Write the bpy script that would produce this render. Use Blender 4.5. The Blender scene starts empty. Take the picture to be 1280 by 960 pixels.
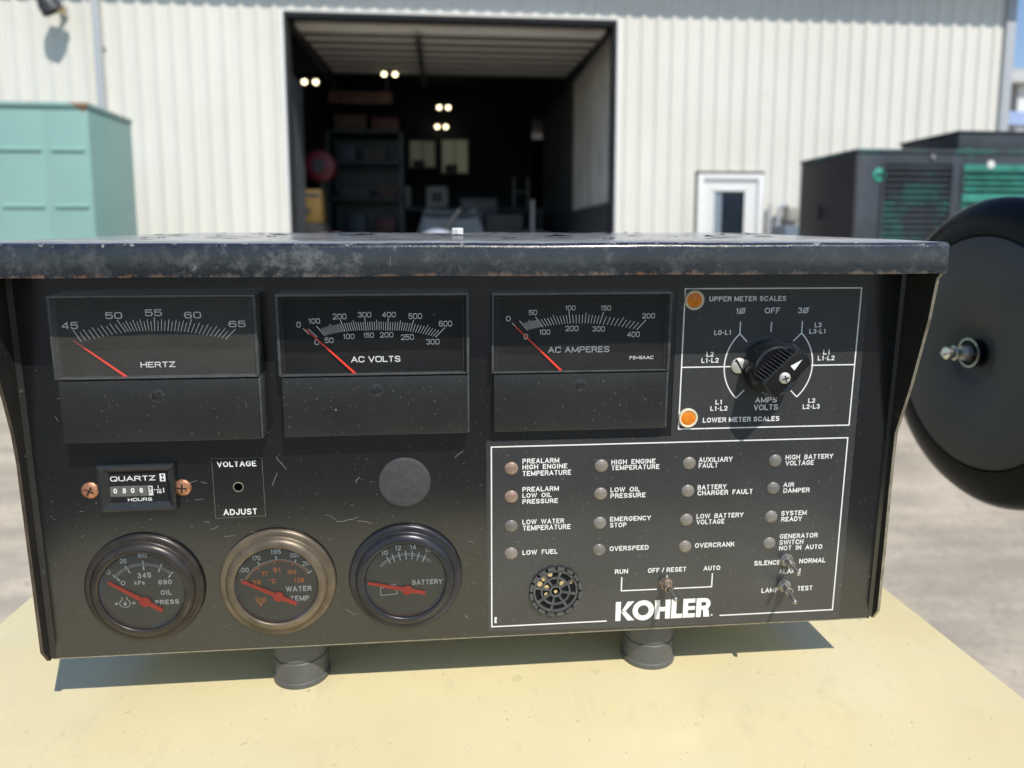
import bpy, bmesh, math, random
from math import sin, cos, pi, radians, degrees, atan2, sqrt
from mathutils import Vector, Matrix
random.seed(7)
sc = bpy.context.scene

# ------------------------------------------------------------------ camera, sky, sun, exposure
CAM = Vector((-0.01547, -0.32678, 0.00752))
def aim(yaw, pitch, roll):
    f = Vector((sin(yaw)*cos(pitch), cos(yaw)*cos(pitch), -sin(pitch)))
    r = Vector((cos(yaw), -sin(yaw), 0)); u = r.cross(f)
    r2 = r*cos(roll)+u*sin(roll); u2 = u*cos(roll)-r*sin(roll)
    return Matrix((r2, u2, -f)).transposed()
cam_data = bpy.data.cameras.new("camera")
cam = bpy.data.objects.new("camera", cam_data); sc.collection.objects.link(cam)
cam.matrix_world = Matrix.Translation(CAM) @ aim(radians(5.147), radians(6.798), radians(-0.056)).to_4x4()
cam_data.sensor_width = 36; cam_data.lens = 892.63/1280*36
cam_data.shift_y = -71.53/1280
cam_data.clip_start = 0.01; cam_data.clip_end = 500
cam_data.dof.use_dof = True; cam_data.dof.focus_distance = 0.335; cam_data.dof.aperture_fstop = 8.8
sc.camera = cam

SUN_DIR = Vector((0.38, -1.0, 1.376)).normalized()      # towards the sun
sun_data = bpy.data.lights.new("sun", 'SUN'); sun_data.energy = 4.4; sun_data.angle = radians(0.53)
sun_data.color = (1.0, 0.95, 0.87)
sun = bpy.data.objects.new("sun", sun_data); sc.collection.objects.link(sun)
sun.rotation_euler = SUN_DIR.to_track_quat('Z', 'Y').to_euler(); sun.location = (3, -8, 11)
world = bpy.data.worlds.new("World"); sc.world = world; world.use_nodes = True
wn = world.node_tree.nodes; wl = world.node_tree.links
sky = wn.new('ShaderNodeTexSky'); sky.sky_type = 'NISHITA'; sky.sun_disc = False
sky.sun_elevation = math.asin(SUN_DIR.z); sky.sun_rotation = atan2(SUN_DIR.x, SUN_DIR.y)
sky.altitude = 100; sky.air_density = 1.0; sky.dust_density = 0.25; sky.ozone_density = 2.5
wl.new(sky.outputs[0], wn['Background'].inputs[0]); wn['Background'].inputs[1].default_value = 0.148
sc.view_settings.view_transform = 'Standard'; sc.view_settings.look = 'None'
sc.view_settings.exposure = 0.0; sc.view_settings.gamma = 1.0
try:
    sc.cycles.max_bounces = 8; sc.cycles.transparent_max_bounces = 12; sc.cycles.use_denoising = True
    sc.cycles.caustics_reflective = False; sc.cycles.caustics_refractive = False
except Exception: pass

# ------------------------------------------------------------------ materials
def new_mat(name):
    m = bpy.data.materials.new(name); m.use_nodes = True
    return m, m.node_tree.nodes, m.node_tree.links, m.node_tree.nodes['Principled BSDF']
def rgb(c): return (c[0], c[1], c[2], 1)
def noise(n, l, scale, detail=4, rough=.6, coord='Object', stretch=None, dist=0):
    tc = n.new('ShaderNodeTexCoord'); nt = n.new('ShaderNodeTexNoise')
    nt.inputs['Scale'].default_value = scale; nt.inputs['Detail'].default_value = detail
    nt.inputs['Roughness'].default_value = rough; nt.inputs['Distortion'].default_value = dist
    if stretch:
        mp = n.new('ShaderNodeMapping'); mp.inputs['Scale'].default_value = stretch
        l.new(tc.outputs[coord], mp.inputs[0]); l.new(mp.outputs[0], nt.inputs['Vector'])
    else: l.new(tc.outputs[coord], nt.inputs['Vector'])
    return nt.outputs['Fac']
def ramp(n, l, src, stops):
    r = n.new('ShaderNodeValToRGB'); e = r.color_ramp.elements
    while len(e) < len(stops): e.new(.5)
    for k, (p, c) in enumerate(stops):
        e[k].position = p; e[k].color = rgb(c) if isinstance(c, tuple) else (c, c, c, 1)
    l.new(src, r.inputs[0]); return r.outputs[0]
def mth(n, l, op, a, b=None, clamp=False):
    m = n.new('ShaderNodeMath'); m.operation = op; m.use_clamp = clamp
    for i, x in enumerate((a, b)):
        if x is None: continue
        if isinstance(x, (int, float)): m.inputs[i].default_value = x
        else: l.new(x, m.inputs[i])
    return m.outputs[0]
def mix(n, l, fac, a, b):
    m = n.new('ShaderNodeMix'); m.data_type = 'RGBA'
    if isinstance(fac, (int, float)): m.inputs[0].default_value = fac
    else: l.new(fac, m.inputs[0])
    for k, x in ((6, a), (7, b)):
        if isinstance(x, tuple): m.inputs[k].default_value = rgb(x)
        else: l.new(x, m.inputs[k])
    return m.outputs[2]
def bump(n, l, b, src, strength, dist):
    bp = n.new('ShaderNodeBump'); bp.inputs['Strength'].default_value = strength; bp.inputs['Distance'].default_value = dist
    l.new(src, bp.inputs['Height']); l.new(bp.outputs[0], b.inputs['Normal'])
def simple(name, col, rough=.5, metal=0, var=.15, scale=30, spec=.5, coat=0, bmp=0, bscale=200, bdist=.001):
    m, n, l, b = new_mat(name)
    f = noise(n, l, scale)
    lo = tuple(max(0, c*(1-var)) for c in col); hi = tuple(min(1, c*(1+var)) for c in col)
    l.new(ramp(n, l, f, [(.3, lo), (.7, hi)]), b.inputs['Base Color'])
    b.inputs['Roughness'].default_value = rough; b.inputs['Metallic'].default_value = metal
    b.inputs['Specular IOR Level'].default_value = spec; b.inputs['Coat Weight'].default_value = coat
    if bmp: bump(n, l, b, noise(n, l, bscale), bmp, bdist)
    return m
def scratch_mask(n, l, scale, thr, gate, seed_stretch=(1, 1, 1)):
    a = noise(n, l, scale, 2, .5, stretch=seed_stretch, dist=.6)
    r = mth(n, l, 'ABSOLUTE', mth(n, l, 'SUBTRACT', a, .5))
    line = mth(n, l, 'LESS_THAN', r, thr)
    g = mth(n, l, 'GREATER_THAN', noise(n, l, scale*1.7, 2), gate)
    return mth(n, l, 'MULTIPLY', line, g)
def speck_mask(n, l, scale, thr):
    return mth(n, l, 'GREATER_THAN', noise(n, l, scale, 2, .5), thr)
def worn_black(name, col, rough, dust=.10, scr=.9, coat=0.0, rs=.12, spec=.28):
    """dark sheet paint with dust, hairline scratches and small chips"""
    m, n, l, b = new_mat(name)
    base = ramp(n, l, noise(n, l, 22, 6), [(.25, tuple(c*.8 for c in col)), (.75, tuple(c*1.35 for c in col))])
    d = mth(n, l, 'MULTIPLY', mth(n, l, 'POWER', noise(n, l, 9, 8, .7), 2.0), dust)
    c1 = mix(n, l, d, base, (.45, .40, .32))
    fine = mth(n, l, 'MULTIPLY', speck_mask(n, l, 620, .70), .16)
    c1 = mix(n, l, fine, c1, (.4, .37, .32))
    s1_ = scratch_mask(n, l, 60, .0022, .68)
    s2_ = scratch_mask(n, l, 28, .0009, .62, (1, 1, 3))
    s = mth(n, l, 'MULTIPLY', mth(n, l, 'MAXIMUM', s1_, s2_), scr)
    c2 = mix(n, l, s, c1, (.13, .13, .12))
    ch = mth(n, l, 'MULTIPLY', speck_mask(n, l, 190, .80), .5)
    c3 = mix(n, l, ch, c2, (.42, .40, .37))
    l.new(c3, b.inputs['Base Color'])
    rr = mth(n, l, 'ADD', mth(n, l, 'MULTIPLY', noise(n, l, 14, 5), rs), rough-rs/2)
    l.new(rr, b.inputs['Roughness']); b.inputs['Coat Weight'].default_value = coat; b.inputs['Specular IOR Level'].default_value = spec
    b.inputs['Coat Roughness'].default_value = .25
    bump(n, l, b, noise(n, l, 420, 3), .06, .0004)
    return m
M = {}
M['panel'] = worn_black('black satin panel paint', (.0042, .0056, .0070), .22, dust=.03, scr=.12, spec=1.15, rs=.08)
M['overlay'] = worn_black('charcoal printed overlay film', (.032, .034, .037), .25, dust=.08, scr=.15, spec=.75, rs=.08)
M['cover'] = worn_black('black moulded plastic', (.015, .0165, .018), .30, dust=.06, scr=.45, spec=.5, rs=.08)
M['dial'] = simple('matt black meter dial', (.007, .008, .010), .7, var=.1, spec=.2)
M['bare_edge'] = simple('bare worn metal edge', (.30, .27, .20), .5, .4, .35, 250)
def ink_mat(name, col):
    m, n, l, b = new_mat(name); w = ramp(n, l, noise(n, l, 190, 6, .7), [(.60, 0.0), (.72, .75)])
    base = ramp(n, l, noise(n, l, 25, 4), [(.3, tuple(c*.86 for c in col)), (.65, col)])
    l.new(mix(n, l, w, base, (.16, .16, .155)), b.inputs['Base Color']); b.inputs['Roughness'].default_value = .55
    return m
M['white_ink'] = ink_mat('worn white screen print', (.90, .90, .87))
M['white_ink_dull'] = simple('off white meter print', (.78, .78, .75), .55, var=.08, scale=400)
M['orange_ink'] = simple('orange dial print', (1.0, .25, .05), .55, var=.05)
M['red_needle'] = simple('fluorescent red needle paint', (1.0, .05, .025), .6, var=.05)
M['chrome_dark'] = simple('dark chrome bezel', (.038, .038, .044), .30, .5, .35, 60, bmp=.05, bscale=500)
M['chrome_brown'] = simple('tarnished brown bezel', (.048, .041, .036), .33, .5, .5, 60, bmp=.05, bscale=500)
M['chrome_tan'] = simple('weathered tan bezel', (.150, .118, .082), .40, .4, .4, 60, bmp=.08, bscale=500)
M['nut_metal'] = simple('weathered steel', (.42, .40, .37), .38, .9, .4, 500, bmp=.1, bscale=900, bdist=.0003)
M['bright_metal'] = simple('bright plated steel', (.72, .71, .67), .22, .95, .15, 300)
M['copper'] = simple('rusty copper coloured screw', (.50, .23, .13), .42, .6, .55, 700, bmp=.2, bscale=900, bdist=.0003)
M['rusty_steel'] = simple('rust speckled steel', (.33, .26, .20), .5, .6, .5, 600)
M['silver_screw'] = simple('dull zinc screw', (.62, .60, .55), .5, .35, .35, 800, bmp=.25, bscale=900, bdist=.0003)
M['lamp_lens'] = simple('smoked grey lamp lens', (.205, .198, .182), .35, var=.18, scale=500, coat=.3)
for _m in (M['lamp_lens'],):
    _n, _l = _m.node_tree.nodes, _m.node_tree.links; _b = _n['Principled BSDF']; _src = _b.inputs['Base Color'].links[0].from_socket
    _o = _n.new('ShaderNodeObjectInfo'); _c = ramp(_n, _l, _o.outputs['Random'], [(0, (.72, .70, .66)), (.5, (1.0, .97, .93)), (1, (1.15, 1.0, .92))])
    _x = _n.new('ShaderNodeMix'); _x.data_type = 'RGBA'; _x.blend_type = 'MULTIPLY'; _x.inputs[0].default_value = 1
    _l.new(_src, _x.inputs[6]); _l.new(_c, _x.inputs[7]); _l.new(_x.outputs[2], _b.inputs['Base Color'])
M['lamp_lens_warm'] = simple('smoked lamp lens with orange tinge', (.28, .19, .145), .35, var=.3, scale=300, coat=.3)
M['orange_lens'] = simple('orange lamp lens', (.80, .235, .012), .4, var=.25, scale=500)
M['cream_ring'] = simple('cream plastic ring', (.78, .70, .52), .45, var=.08)
M['slot_dark'] = simple('dark recess', (.006, .006, .006), .8, var=.1)
M['plug'] = simple('grey rubber plug', (.05, .051, .053), .75, var=.2, scale=400, bmp=.35, bscale=1500, bdist=.0003)
M['digit_wheel'] = simple('grey counter wheel', (.12, .12, .115), .5, var=.3, scale=400)
M['white_plastic'] = simple('white plastic', (.75, .75, .72), .4, var=.05)
M['brass'] = simple('brass contact', (.80, .62, .34), .35, .7, .3, 500)
M['rubber'] = simple('black rubber mount', (.10, .102, .10), .5, var=.18, scale=40, bmp=.1, bscale=600)

def clear(name, dust, rough=.04, ior=1.33, tint=(1, 1, 1), dcol=(.55, .52, .45)):
    m, n, l, b = new_mat(name)
    out = n['Material Output']; n.remove(b)
    tr = n.new('ShaderNodeBsdfTransparent'); tr.inputs[0].default_value = rgb(tint)
    gl = n.new('ShaderNodeBsdfGlossy'); gl.inputs['Roughness'].default_value = rough
    fr = n.new('ShaderNodeFresnel'); fr.inputs[0].default_value = ior
    df = n.new('ShaderNodeBsdfDiffuse'); df.inputs[0].default_value = rgb(dcol)
    m1 = n.new('ShaderNodeMixShader'); m2 = n.new('ShaderNodeMixShader')
    l.new(fr.outputs[0], m1.inputs[0]); l.new(tr.outputs[0], m1.inputs[1]); l.new(gl.outputs[0], m1.inputs[2])
    f = mth(n, l, 'MULTIPLY', mth(n, l, 'ADD', noise(n, l, 60, 6, .7), .45), dust)
    sp = mth(n, l, 'MULTIPLY', speck_mask(n, l, 330, .76), .10)
    sp2 = mth(n, l, 'MULTIPLY', scratch_mask(n, l, 45, .0012, .66), .12)
    f = mth(n, l, 'ADD', f, mth(n, l, 'MAXIMUM', sp, sp2), True)
    l.new(f, m2.inputs[0]); l.new(m1.outputs[0], m2.inputs[1]); l.new(df.outputs[0], m2.inputs[2])
    l.new(m2.outputs[0], out.inputs[0])
    return m
M['meter_window'] = clear('dusty clear meter window', .016)
M['meter_window_glare'] = clear('clear meter window with painted glare', .085)  # stronger pale haze stands in for a reflection, painted over this window
M['gauge_glass'] = clear("dusty gauge glass", .03)
M['gauge_dial'] = simple('olive grey gauge dial', (.092, .088, .070), .55, var=.12, scale=40)
M['chrome_inner'] = simple('inner chrome reflector', (.42, .43, .46), .25, .9, .2, 200)
M['meter_window_soft'] = clear('scuffed clear meter window', .035)
M['window_rim'] = simple('edge of clear moulding', (.075, .078, .08), .25, var=.3, scale=200, coat=.5)

def visor_paint():
    m, n, l, b = new_mat('chipped dark blue black sheet steel')
    tc = n.new('ShaderNodeTexCoord'); sp = n.new('ShaderNodeSeparateXYZ'); l.new(tc.outputs['Object'], sp.inputs[0])
    z = sp.outputs['Z']
    base = ramp(n, l, noise(n, l, 30, 7), [(.3, (.008, .010, .013)), (.7, (.024, .028, .033))])
    # worn lower edge of the lip: wear reaches up irregularly
    low = mth(n, l, 'DIVIDE', mth(n, l, 'SUBTRACT', .1905-.0010, z), .005, True)
    w = noise(n, l, 150, 8, .72, stretch=(1, 1, .6))
    em = mth(n, l, 'MULTIPLY', mth(n, l, 'SUBTRACT', mth(n, l, 'ADD', mth(n, l, 'MULTIPLY', low, .34), w), .72), 9.0, True)
    patch = ramp(n, l, noise(n, l, 12, 3), [(.36, (.13, .12, .105)), (.50, (.20, .155, .11)), (.60, (.27, .125, .055))])
    c = mix(n, l, mth(n, l, 'MULTIPLY', em, .55), base, patch)
    # scuffs over the whole lip, denser to the right
    sc_ = ramp(n, l, noise(n, l, 130, 8, .75), [(.50, 0.0), (.66, .55)])
    big = ramp(n, l, noise(n, l, 9, 3), [(.40, .08), (.62, 1.0)])
    c = mix(n, l, mth(n, l, 'MULTIPLY', sc_, big), c, (.20, .20, .20))
    hi = mth(n, l, 'DIVIDE', mth(n, l, 'SUBTRACT', z, .1905+.0050), .004, True)
    e2 = mth(n, l, 'GREATER_THAN', mth(n, l, 'ADD', mth(n, l, 'MULTIPLY', hi, .26), noise(n, l, 160, 6, .7)), .80)
    c = mix(n, l, mth(n, l, 'MULTIPLY', e2, .8), c, (.30, .285, .26))
    s = mth(n, l, 'MULTIPLY', mth(n, l, 'MAXIMUM', scratch_mask(n, l, 40, .0025, .62), scratch_mask(n, l, 25, .0012, .58, (1, 1, 4))), .4)
    c = mix(n, l, s, c, (.34, .33, .31))
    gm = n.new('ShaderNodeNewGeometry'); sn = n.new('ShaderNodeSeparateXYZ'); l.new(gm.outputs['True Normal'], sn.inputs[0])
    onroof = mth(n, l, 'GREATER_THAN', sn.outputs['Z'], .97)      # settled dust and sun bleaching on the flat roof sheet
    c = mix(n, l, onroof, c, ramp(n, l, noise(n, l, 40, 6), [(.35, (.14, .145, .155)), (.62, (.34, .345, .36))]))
    l.new(c, b.inputs['Base Color'])
    l.new(mth(n, l, 'ADD', mth(n, l, 'MULTIPLY', noise(n, l, 50, 5), .22), .14), b.inputs['Roughness'])
    b.inputs['Coat Weight'].default_value = .5; b.inputs['Coat Roughness'].default_value = .13
    bump(n, l, b, noise(n, l, 110, 7, .7), .35, .0012)
    return m
M['visor'] = visor_paint()
M['flange'] = worn_black('scuffed black flange paint', (.010, .010, .011), .40, dust=.14, scr=1, spec=.3)

def yellow_paint():
    m, n, l, b = new_mat('pale yellow enamel')
    geo = n.new('ShaderNodeTexCoord')
    base = ramp(n, l, noise(n, l, 7, 7, .6), [(.25, (.70, .60, .335)), (.75, (.775, .68, .40))])
    st = ramp(n, l, noise(n, l, 5, 6, .7, stretch=(1, 3, 1)), [(.45, 0.0), (.75, .35)])
    c = mix(n, l, st, base, (.70, .66, .50))
    # dirt streaks, specks and pits
    c = mix(n, l, mth(n, l, 'MULTIPLY', speck_mask(n, l, 330, .735), .45), c, (.16, .13, .09))
    c = mix(n, l, mth(n, l, 'MULTIPLY', speck_mask(n, l, 75, .74), .30), c, (.45, .40, .24))
    c = mix(n, l, mth(n, l, 'MULTIPLY', scratch_mask(n, l, 30, .002, .66), .3), c, (.42, .38, .24))
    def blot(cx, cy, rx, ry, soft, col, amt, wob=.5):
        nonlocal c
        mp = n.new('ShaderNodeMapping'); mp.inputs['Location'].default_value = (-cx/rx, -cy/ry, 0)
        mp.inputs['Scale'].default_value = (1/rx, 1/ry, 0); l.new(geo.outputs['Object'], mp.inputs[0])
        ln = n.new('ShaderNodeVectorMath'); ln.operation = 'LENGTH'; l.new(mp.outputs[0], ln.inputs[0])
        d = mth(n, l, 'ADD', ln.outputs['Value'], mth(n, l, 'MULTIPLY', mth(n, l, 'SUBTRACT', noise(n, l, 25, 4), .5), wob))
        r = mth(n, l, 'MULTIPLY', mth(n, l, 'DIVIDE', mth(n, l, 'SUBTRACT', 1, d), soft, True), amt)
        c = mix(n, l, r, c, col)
    c = mix(n, l, ramp(n, l, noise(n, l, 2.6, 7, .68, dist=.5), [(.46, 0.0), (.70, .50)]), c, (.58, .505, .32))
    c = mix(n, l, ramp(n, l, noise(n, l, 46, 6, .72, stretch=(1, .35, 1)), [(.56, 0.0), (.74, .36)]), c, (.50, .44, .28))
    c = mix(n, l, mth(n, l, 'MULTIPLY', scratch_mask(n, l, 55, .0022, .60, (2.5, .6, 1)), .35), c, (.40, .35, .22))
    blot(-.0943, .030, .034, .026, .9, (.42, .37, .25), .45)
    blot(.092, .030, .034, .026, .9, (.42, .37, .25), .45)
    blot(.205, .012, .030, .010, .9, (.50, .30, .12), .5)
    blot(.120, -.043, .042, .013, .10, (.92, .86, .60), .8, .3)
    blot(-.004, -.047, .026, .010, .10, (.92, .86, .60), .8, .3)
    blot(.060, -.040, .018, .005, .4, (.60, .53, .32), .4, .8)
    blot(.172, .052, .004, .013, .6, (.95, .90, .68), .8, .3)  # narrow pale streak paints a light reflection into the enamel colour
    blot(-.12, .02, .10, .03, .8, (.60, .56, .40), .35)
    l.new(c, b.inputs['Base Color'])
    l.new(mth(n, l, 'ADD', mth(n, l, 'MULTIPLY', noise(n, l, 16, 5), .22), .08), b.inputs['Roughness'])
    b.inputs['Specular IOR Level'].default_value = .62
    bump(n, l, b, noise(n, l, 30, 3), .08, .002)
    return m
M['yellow'] = yellow_paint()

# ------------------------------------------------------------------ mesh helpers
COL = sc.collection
class MB:
    """collects geometry for ONE mesh object"""
    def __init__(s, tf=None): s.v = []; s.f = []; s.m = []; s.tf = tf or (lambda x, y, z: (x, y, z)); s.mi = 0
    def add(s, vs, fs):
        k = len(s.v); s.v += [s.tf(*p) for p in vs]
        for f in fs: s.f.append([k+i for i in f]); s.m.append(s.mi)
        return s
    def box(s, x0, x1, y0, y1, z0, z1):
        return s.add([(x0, y0, z0), (x1, y0, z0), (x1, y1, z0), (x0, y1, z0), (x0, y0, z1), (x1, y0, z1), (x1, y1, z1), (x0, y1, z1)],
                     [(0, 3, 2, 1), (4, 5, 6, 7), (0, 1, 5, 4), (1, 2, 6, 5), (2, 3, 7, 6), (3, 0, 4, 7)])
    def prism(s, poly, h0, h1, order=(0, 1, 2)):
        """poly in the first two of order's axes, extruded along the third"""
        def P(a, b, c):
            r = [0, 0, 0]; r[order[0]] = a; r[order[1]] = b; r[order[2]] = c; return tuple(r)
        n = len(poly)
        return s.add([P(a, b, h0) for a, b in poly]+[P(a, b, h1) for a, b in poly],
                     [tuple(range(n))[::-1], tuple(range(n, 2*n))]+[(i, (i+1) % n, n+(i+1) % n, n+i) for i in range(n)])
    def lathe(s, c, prof, seg=32, axis=2, a0=0, closed=True):
        """profile (radius, height) about an axis through c"""
        ax = [(1, 2), (2, 0), (0, 1)][axis]; vs = []; fs = []; n = len(prof)
        for k in range(seg):
            a = a0+2*pi*k/seg
            for r, h in prof:
                p = list(c); p[axis] += h; p[ax[0]] += r*cos(a); p[ax[1]] += r*sin(a); vs.append(tuple(p))
        for k in range(seg):
            for i in range(n-1):
                a = k*n+i; b_ = ((k+1) % seg)*n+i; fs.append((a, b_, b_+1, a+1))
        if closed:
            if prof[0][0] > 1e-9: fs.append(tuple(k*n for k in range(seg))[::-1])
            if prof[-1][0] > 1e-9: fs.append(tuple(k*n+n-1 for k in range(seg)))
        return s.add(vs, fs)
    def tube(s, pts, r, seg=10):
        vs = []; fs = []; pts = [Vector(p) for p in pts]; n = len(pts)
        for i, p in enumerate(pts):
            d = (pts[min(i+1, n-1)]-pts[max(i-1, 0)]).normalized()
            a = d.orthogonal().normalized(); 
            if i and abs(d.dot(pa)) < .999: a = (pa-d*pa.dot(d)).normalized()
            pa = a; b = d.cross(a); rr = r[i] if isinstance(r, (list, tuple)) else r
            for k in range(seg):
                t = 2*pi*k/seg; vs.append(tuple(p+a*rr*cos(t)+b*rr*sin(t)))
        for i in range(n-1):
            for k in range(seg):
                k2 = (k+1) % seg; fs.append((i*seg+k, i*seg+k2, (i+1)*seg+k2, (i+1)*seg+k))
        fs.append(tuple(range(seg))[::-1]); fs.append(tuple((n-1)*seg+k for k in range(seg)))
        return s.add(vs, fs)
    def build(s, name, mat, parent=None, smooth=35, bevel=0, bseg=2, flip=False, label=None, recalc=True):
        me = bpy.data.meshes.new(name); me.from_pydata(s.v, [], s.f)
        for mm_ in (mat if isinstance(mat, (list, tuple)) else [mat]): me.materials.append(mm_)
        me.polygons.foreach_set('material_index', s.m)
        bm = bmesh.new(); bm.from_mesh(me)
        bmesh.ops.remove_doubles(bm, verts=bm.verts, dist=1e-7)
        if recalc: bmesh.ops.recalc_face_normals(bm, faces=bm.faces)
        if bevel:
            ed = [e for e in bm.edges if e.is_manifold and e.calc_face_angle(0) > radians(40)]
            bmesh.ops.bevel(bm, geom=ed, offset=bevel, segments=bseg, affect='EDGES', profile=.6, clamp_overlap=True)
        bm.to_mesh(me); bm.free()
        if smooth:
            me.polygons.foreach_set('use_smooth', [True]*len(me.polygons)); me.set_sharp_from_angle(angle=radians(smooth))
        me.update()
        o = bpy.data.objects.new(name, me); COL.objects.link(o)
        if parent is not None: o.parent = parent
        if label: o['label'] = label
        return o
def thing(name, label, cat, loc=(0, 0, 0), rot=(0, 0, 0), group=None):
    o = bpy.data.objects.new(name, None); COL.objects.link(o); o.empty_display_size = .05
    o.location = loc; o.rotation_euler = rot; o['label'] = label; o['category'] = cat
    if group: o['group'] = group
    return o
def tag(o, label, cat, group=None):
    o['label'] = label; o['category'] = cat
    if group: o['group'] = group
    return o
def kind(o, k): o['kind'] = k; return o
def dup(o, parent, off=(0, 0, 0)):
    c = o.copy(); COL.objects.link(c); c.parent = parent; c.location = Vector(o.location)+Vector(off)
    for ch in list(o.children):
        d = ch.copy(); COL.objects.link(d); d.parent = c
    return c

# ------------------------------------------------------------------ stroke lettering (drawn as flat print)
def O_(): return ('C', [(0, 0), (0, 1), (1, 1), (1, 0)])
G = {
 'A': (.82, [('S', [(0, 0), (.5, 1), (1, 0)]), ('B', [(.2, .33), (.8, .33)])]),
 'B': (.72, [('S', [(0, 0), (0, 1)]), ('R', [(0, 1), (.93, 1), (.93, .53), (0, .53)]), ('R', [(0, .53), (1, .53), (1, 0), (0, 0)])]),
 'C': (.76, [('R', [(1, .7), (1, 1), (0, 1), (0, 0), (1, 0), (1, .3)])]),
 'D': (.76, [('S', [(0, 0), (0, 1)]), ('R', [(0, 1), (1, 1), (1, 0), (0, 0)])]),
 'E': (.66, [('S', [(1, 1), (0, 1), (0, 0), (1, 0)]), ('B', [(0, .52), (.92, .52)])]),
 'F': (.62, [('S', [(1, 1), (0, 1), (0, 0)]), ('B', [(0, .5), (.9, .5)])]),
 'G': (.80, [('R', [(1, .72), (1, 1), (0, 1), (0, 0), (1, 0), (1, .44)]), ('B', [(1, .44), (.55, .44)])]),
 'H': (.74, [('S', [(0, 0), (0, 1)]), ('S', [(1, 0), (1, 1)]), ('B', [(0, .52), (1, .52)])]),
 'I': (.20, [('S', [(.5, 0), (.5, 1)])]),
 'J': (.58, [('R', [(1, 1), (1, 0), (0, 0), (0, .3)])]),
 'K': (.76, [('S', [(0, 0), (0, 1)]), ('B', [(.95, 1), (0, .36)]), ('B', [(.36, .62), (1, 0)])]),
 'L': (.60, [('S', [(0, 1), (0, 0), (1, 0)])]),
 'M': (.90, [('S', [(0, 0), (0, 1)]), ('S', [(1, 0), (1, 1)]), ('B', [(0, 1), (.5, .05)]), ('B', [(.5, .05), (1, 1)])]),
 'N': (.76, [('S', [(0, 0), (0, 1)]), ('S', [(1, 0), (1, 1)]), ('B', [(0, 1), (1, 0)])]),
 'O': (.82, [O_()]),
 'P': (.70, [('S', [(0, 0), (0, 1)]), ('R', [(0, 1), (1, 1), (1, .46), (0, .46)])]),
 'Q': (.82, [O_(), ('B', [(.55, .3), (1.0, -.08)])]),
 'R': (.74, [('S', [(0, 0), (0, 1)]), ('R', [(0, 1), (.96, 1), (.96, .48), (0, .48)]), ('S', [(.62, .46), (1, 0)])]),
 'S': (.72, [('R', [(.97, .76), (.97, 1), (.03, 1), (.03, .54), (1, .46), (1, 0), (0, 0), (0, .25)])]),
 'T': (.70, [('B', [(-.02, 1), (1.02, 1)]), ('S', [(.5, 0), (.5, 1)])]),
 'U': (.74, [('R', [(0, 1), (0, 0), (1, 0), (1, 1)])]),
 'V': (.78, [('S', [(0, 1), (.5, 0), (1, 1)])]),
 'W': (1.1, [('S', [(0, 1), (.25, 0), (.5, 1), (.75, 0), (1, 1)])]),
 'X': (.76, [('S', [(0, 0), (1, 1)]), ('S', [(0, 1), (1, 0)])]),
 'Y': (.76, [('S', [(0, 1), (.5, .45), (1, 1)]), ('S', [(.5, .45), (.5, 0)])]),
 'Z': (.70, [('S', [(0, 1), (1, 1), (0, 0), (1, 0)])]),
 '0': (.66, [O_()]),
 '1': (.42, [('S', [(.75, 0), (.75, 1)]), ('B', [(.75, .98), (.15, .74)])]),
 '2': (.64, [('R', [(0, .70), (0, 1), (1, 1), (1, .55), (.05, .05)]), ('S', [(0, 0), (1, 0)])]),
 '3': (.64, [('R', [(0, .78), (0, 1), (.95, 1), (.95, .53), (.4, .53)]), ('R', [(.4, .53), (1, .53), (1, 0), (0, 0), (0, .24)])]),
 '4': (.68, [('S', [(.76, 0), (.76, 1)]), ('B', [(.76, 1), (0, .28)]), ('B', [(0, .26), (1, .26)])]),
 '5': (.64, [('S', [(.95, 1), (.08, 1), (.03, .52)]), ('R', [(.03, .56), (1, .66), (1, 0), (0, 0), (0, .24)])]),
 '6': (.66, [('R', [(.97, .78), (.97, 1), (0, 1), (0, 0), (1, 0), (1, .58), (.02, .58)])]),
 '7': (.62, [('S', [(0, 1), (1, 1), (.35, 0)])]),
 '8': (.66, [('C', [(.05, .53), (.05, 1), (.95, 1), (.95, .53)]), ('C', [(0, 0), (0, .53), (1, .53), (1, 0)])]),
 '9': (.66, [('R', [(.03, .22), (.03, 0), (1, 0), (1, 1), (0, 1), (0, .42), (.98, .42)])]),
 '-': (.36, [('B', [(0, .42), (1, .42)])]),
 '/': (.40, [('S', [(0, 0), (1, 1)])]),
 '=': (.60, [('B', [(0, .62), (1, .62)]), ('B', [(0, .32), (1, .32)])]),
 '.': (.16, [('B', [(.2, 0), (.8, 0)])]),
 '%': (.80, [O_(), ('S', [(-.12, -.04), (1.12, 1.04)])]),          # the struck zero
 '^': (.30, [('C', [(0, .72), (0, 1), (1, 1), (1, .72)])]),          # degree mark
 'k': (.60, [('S', [(0, 0), (0, 1)]), ('B', [(.9, .68), (0, .25)]), ('B', [(.38, .45), (1, 0)])]),
 'a': (.56, [('R', [(.05, .50), (.05, .68), (.95, .68), (.95, 0)]), ('C', [(0, 0), (0, .38), (.95, .38), (.95, 0)])]),
}
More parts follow.
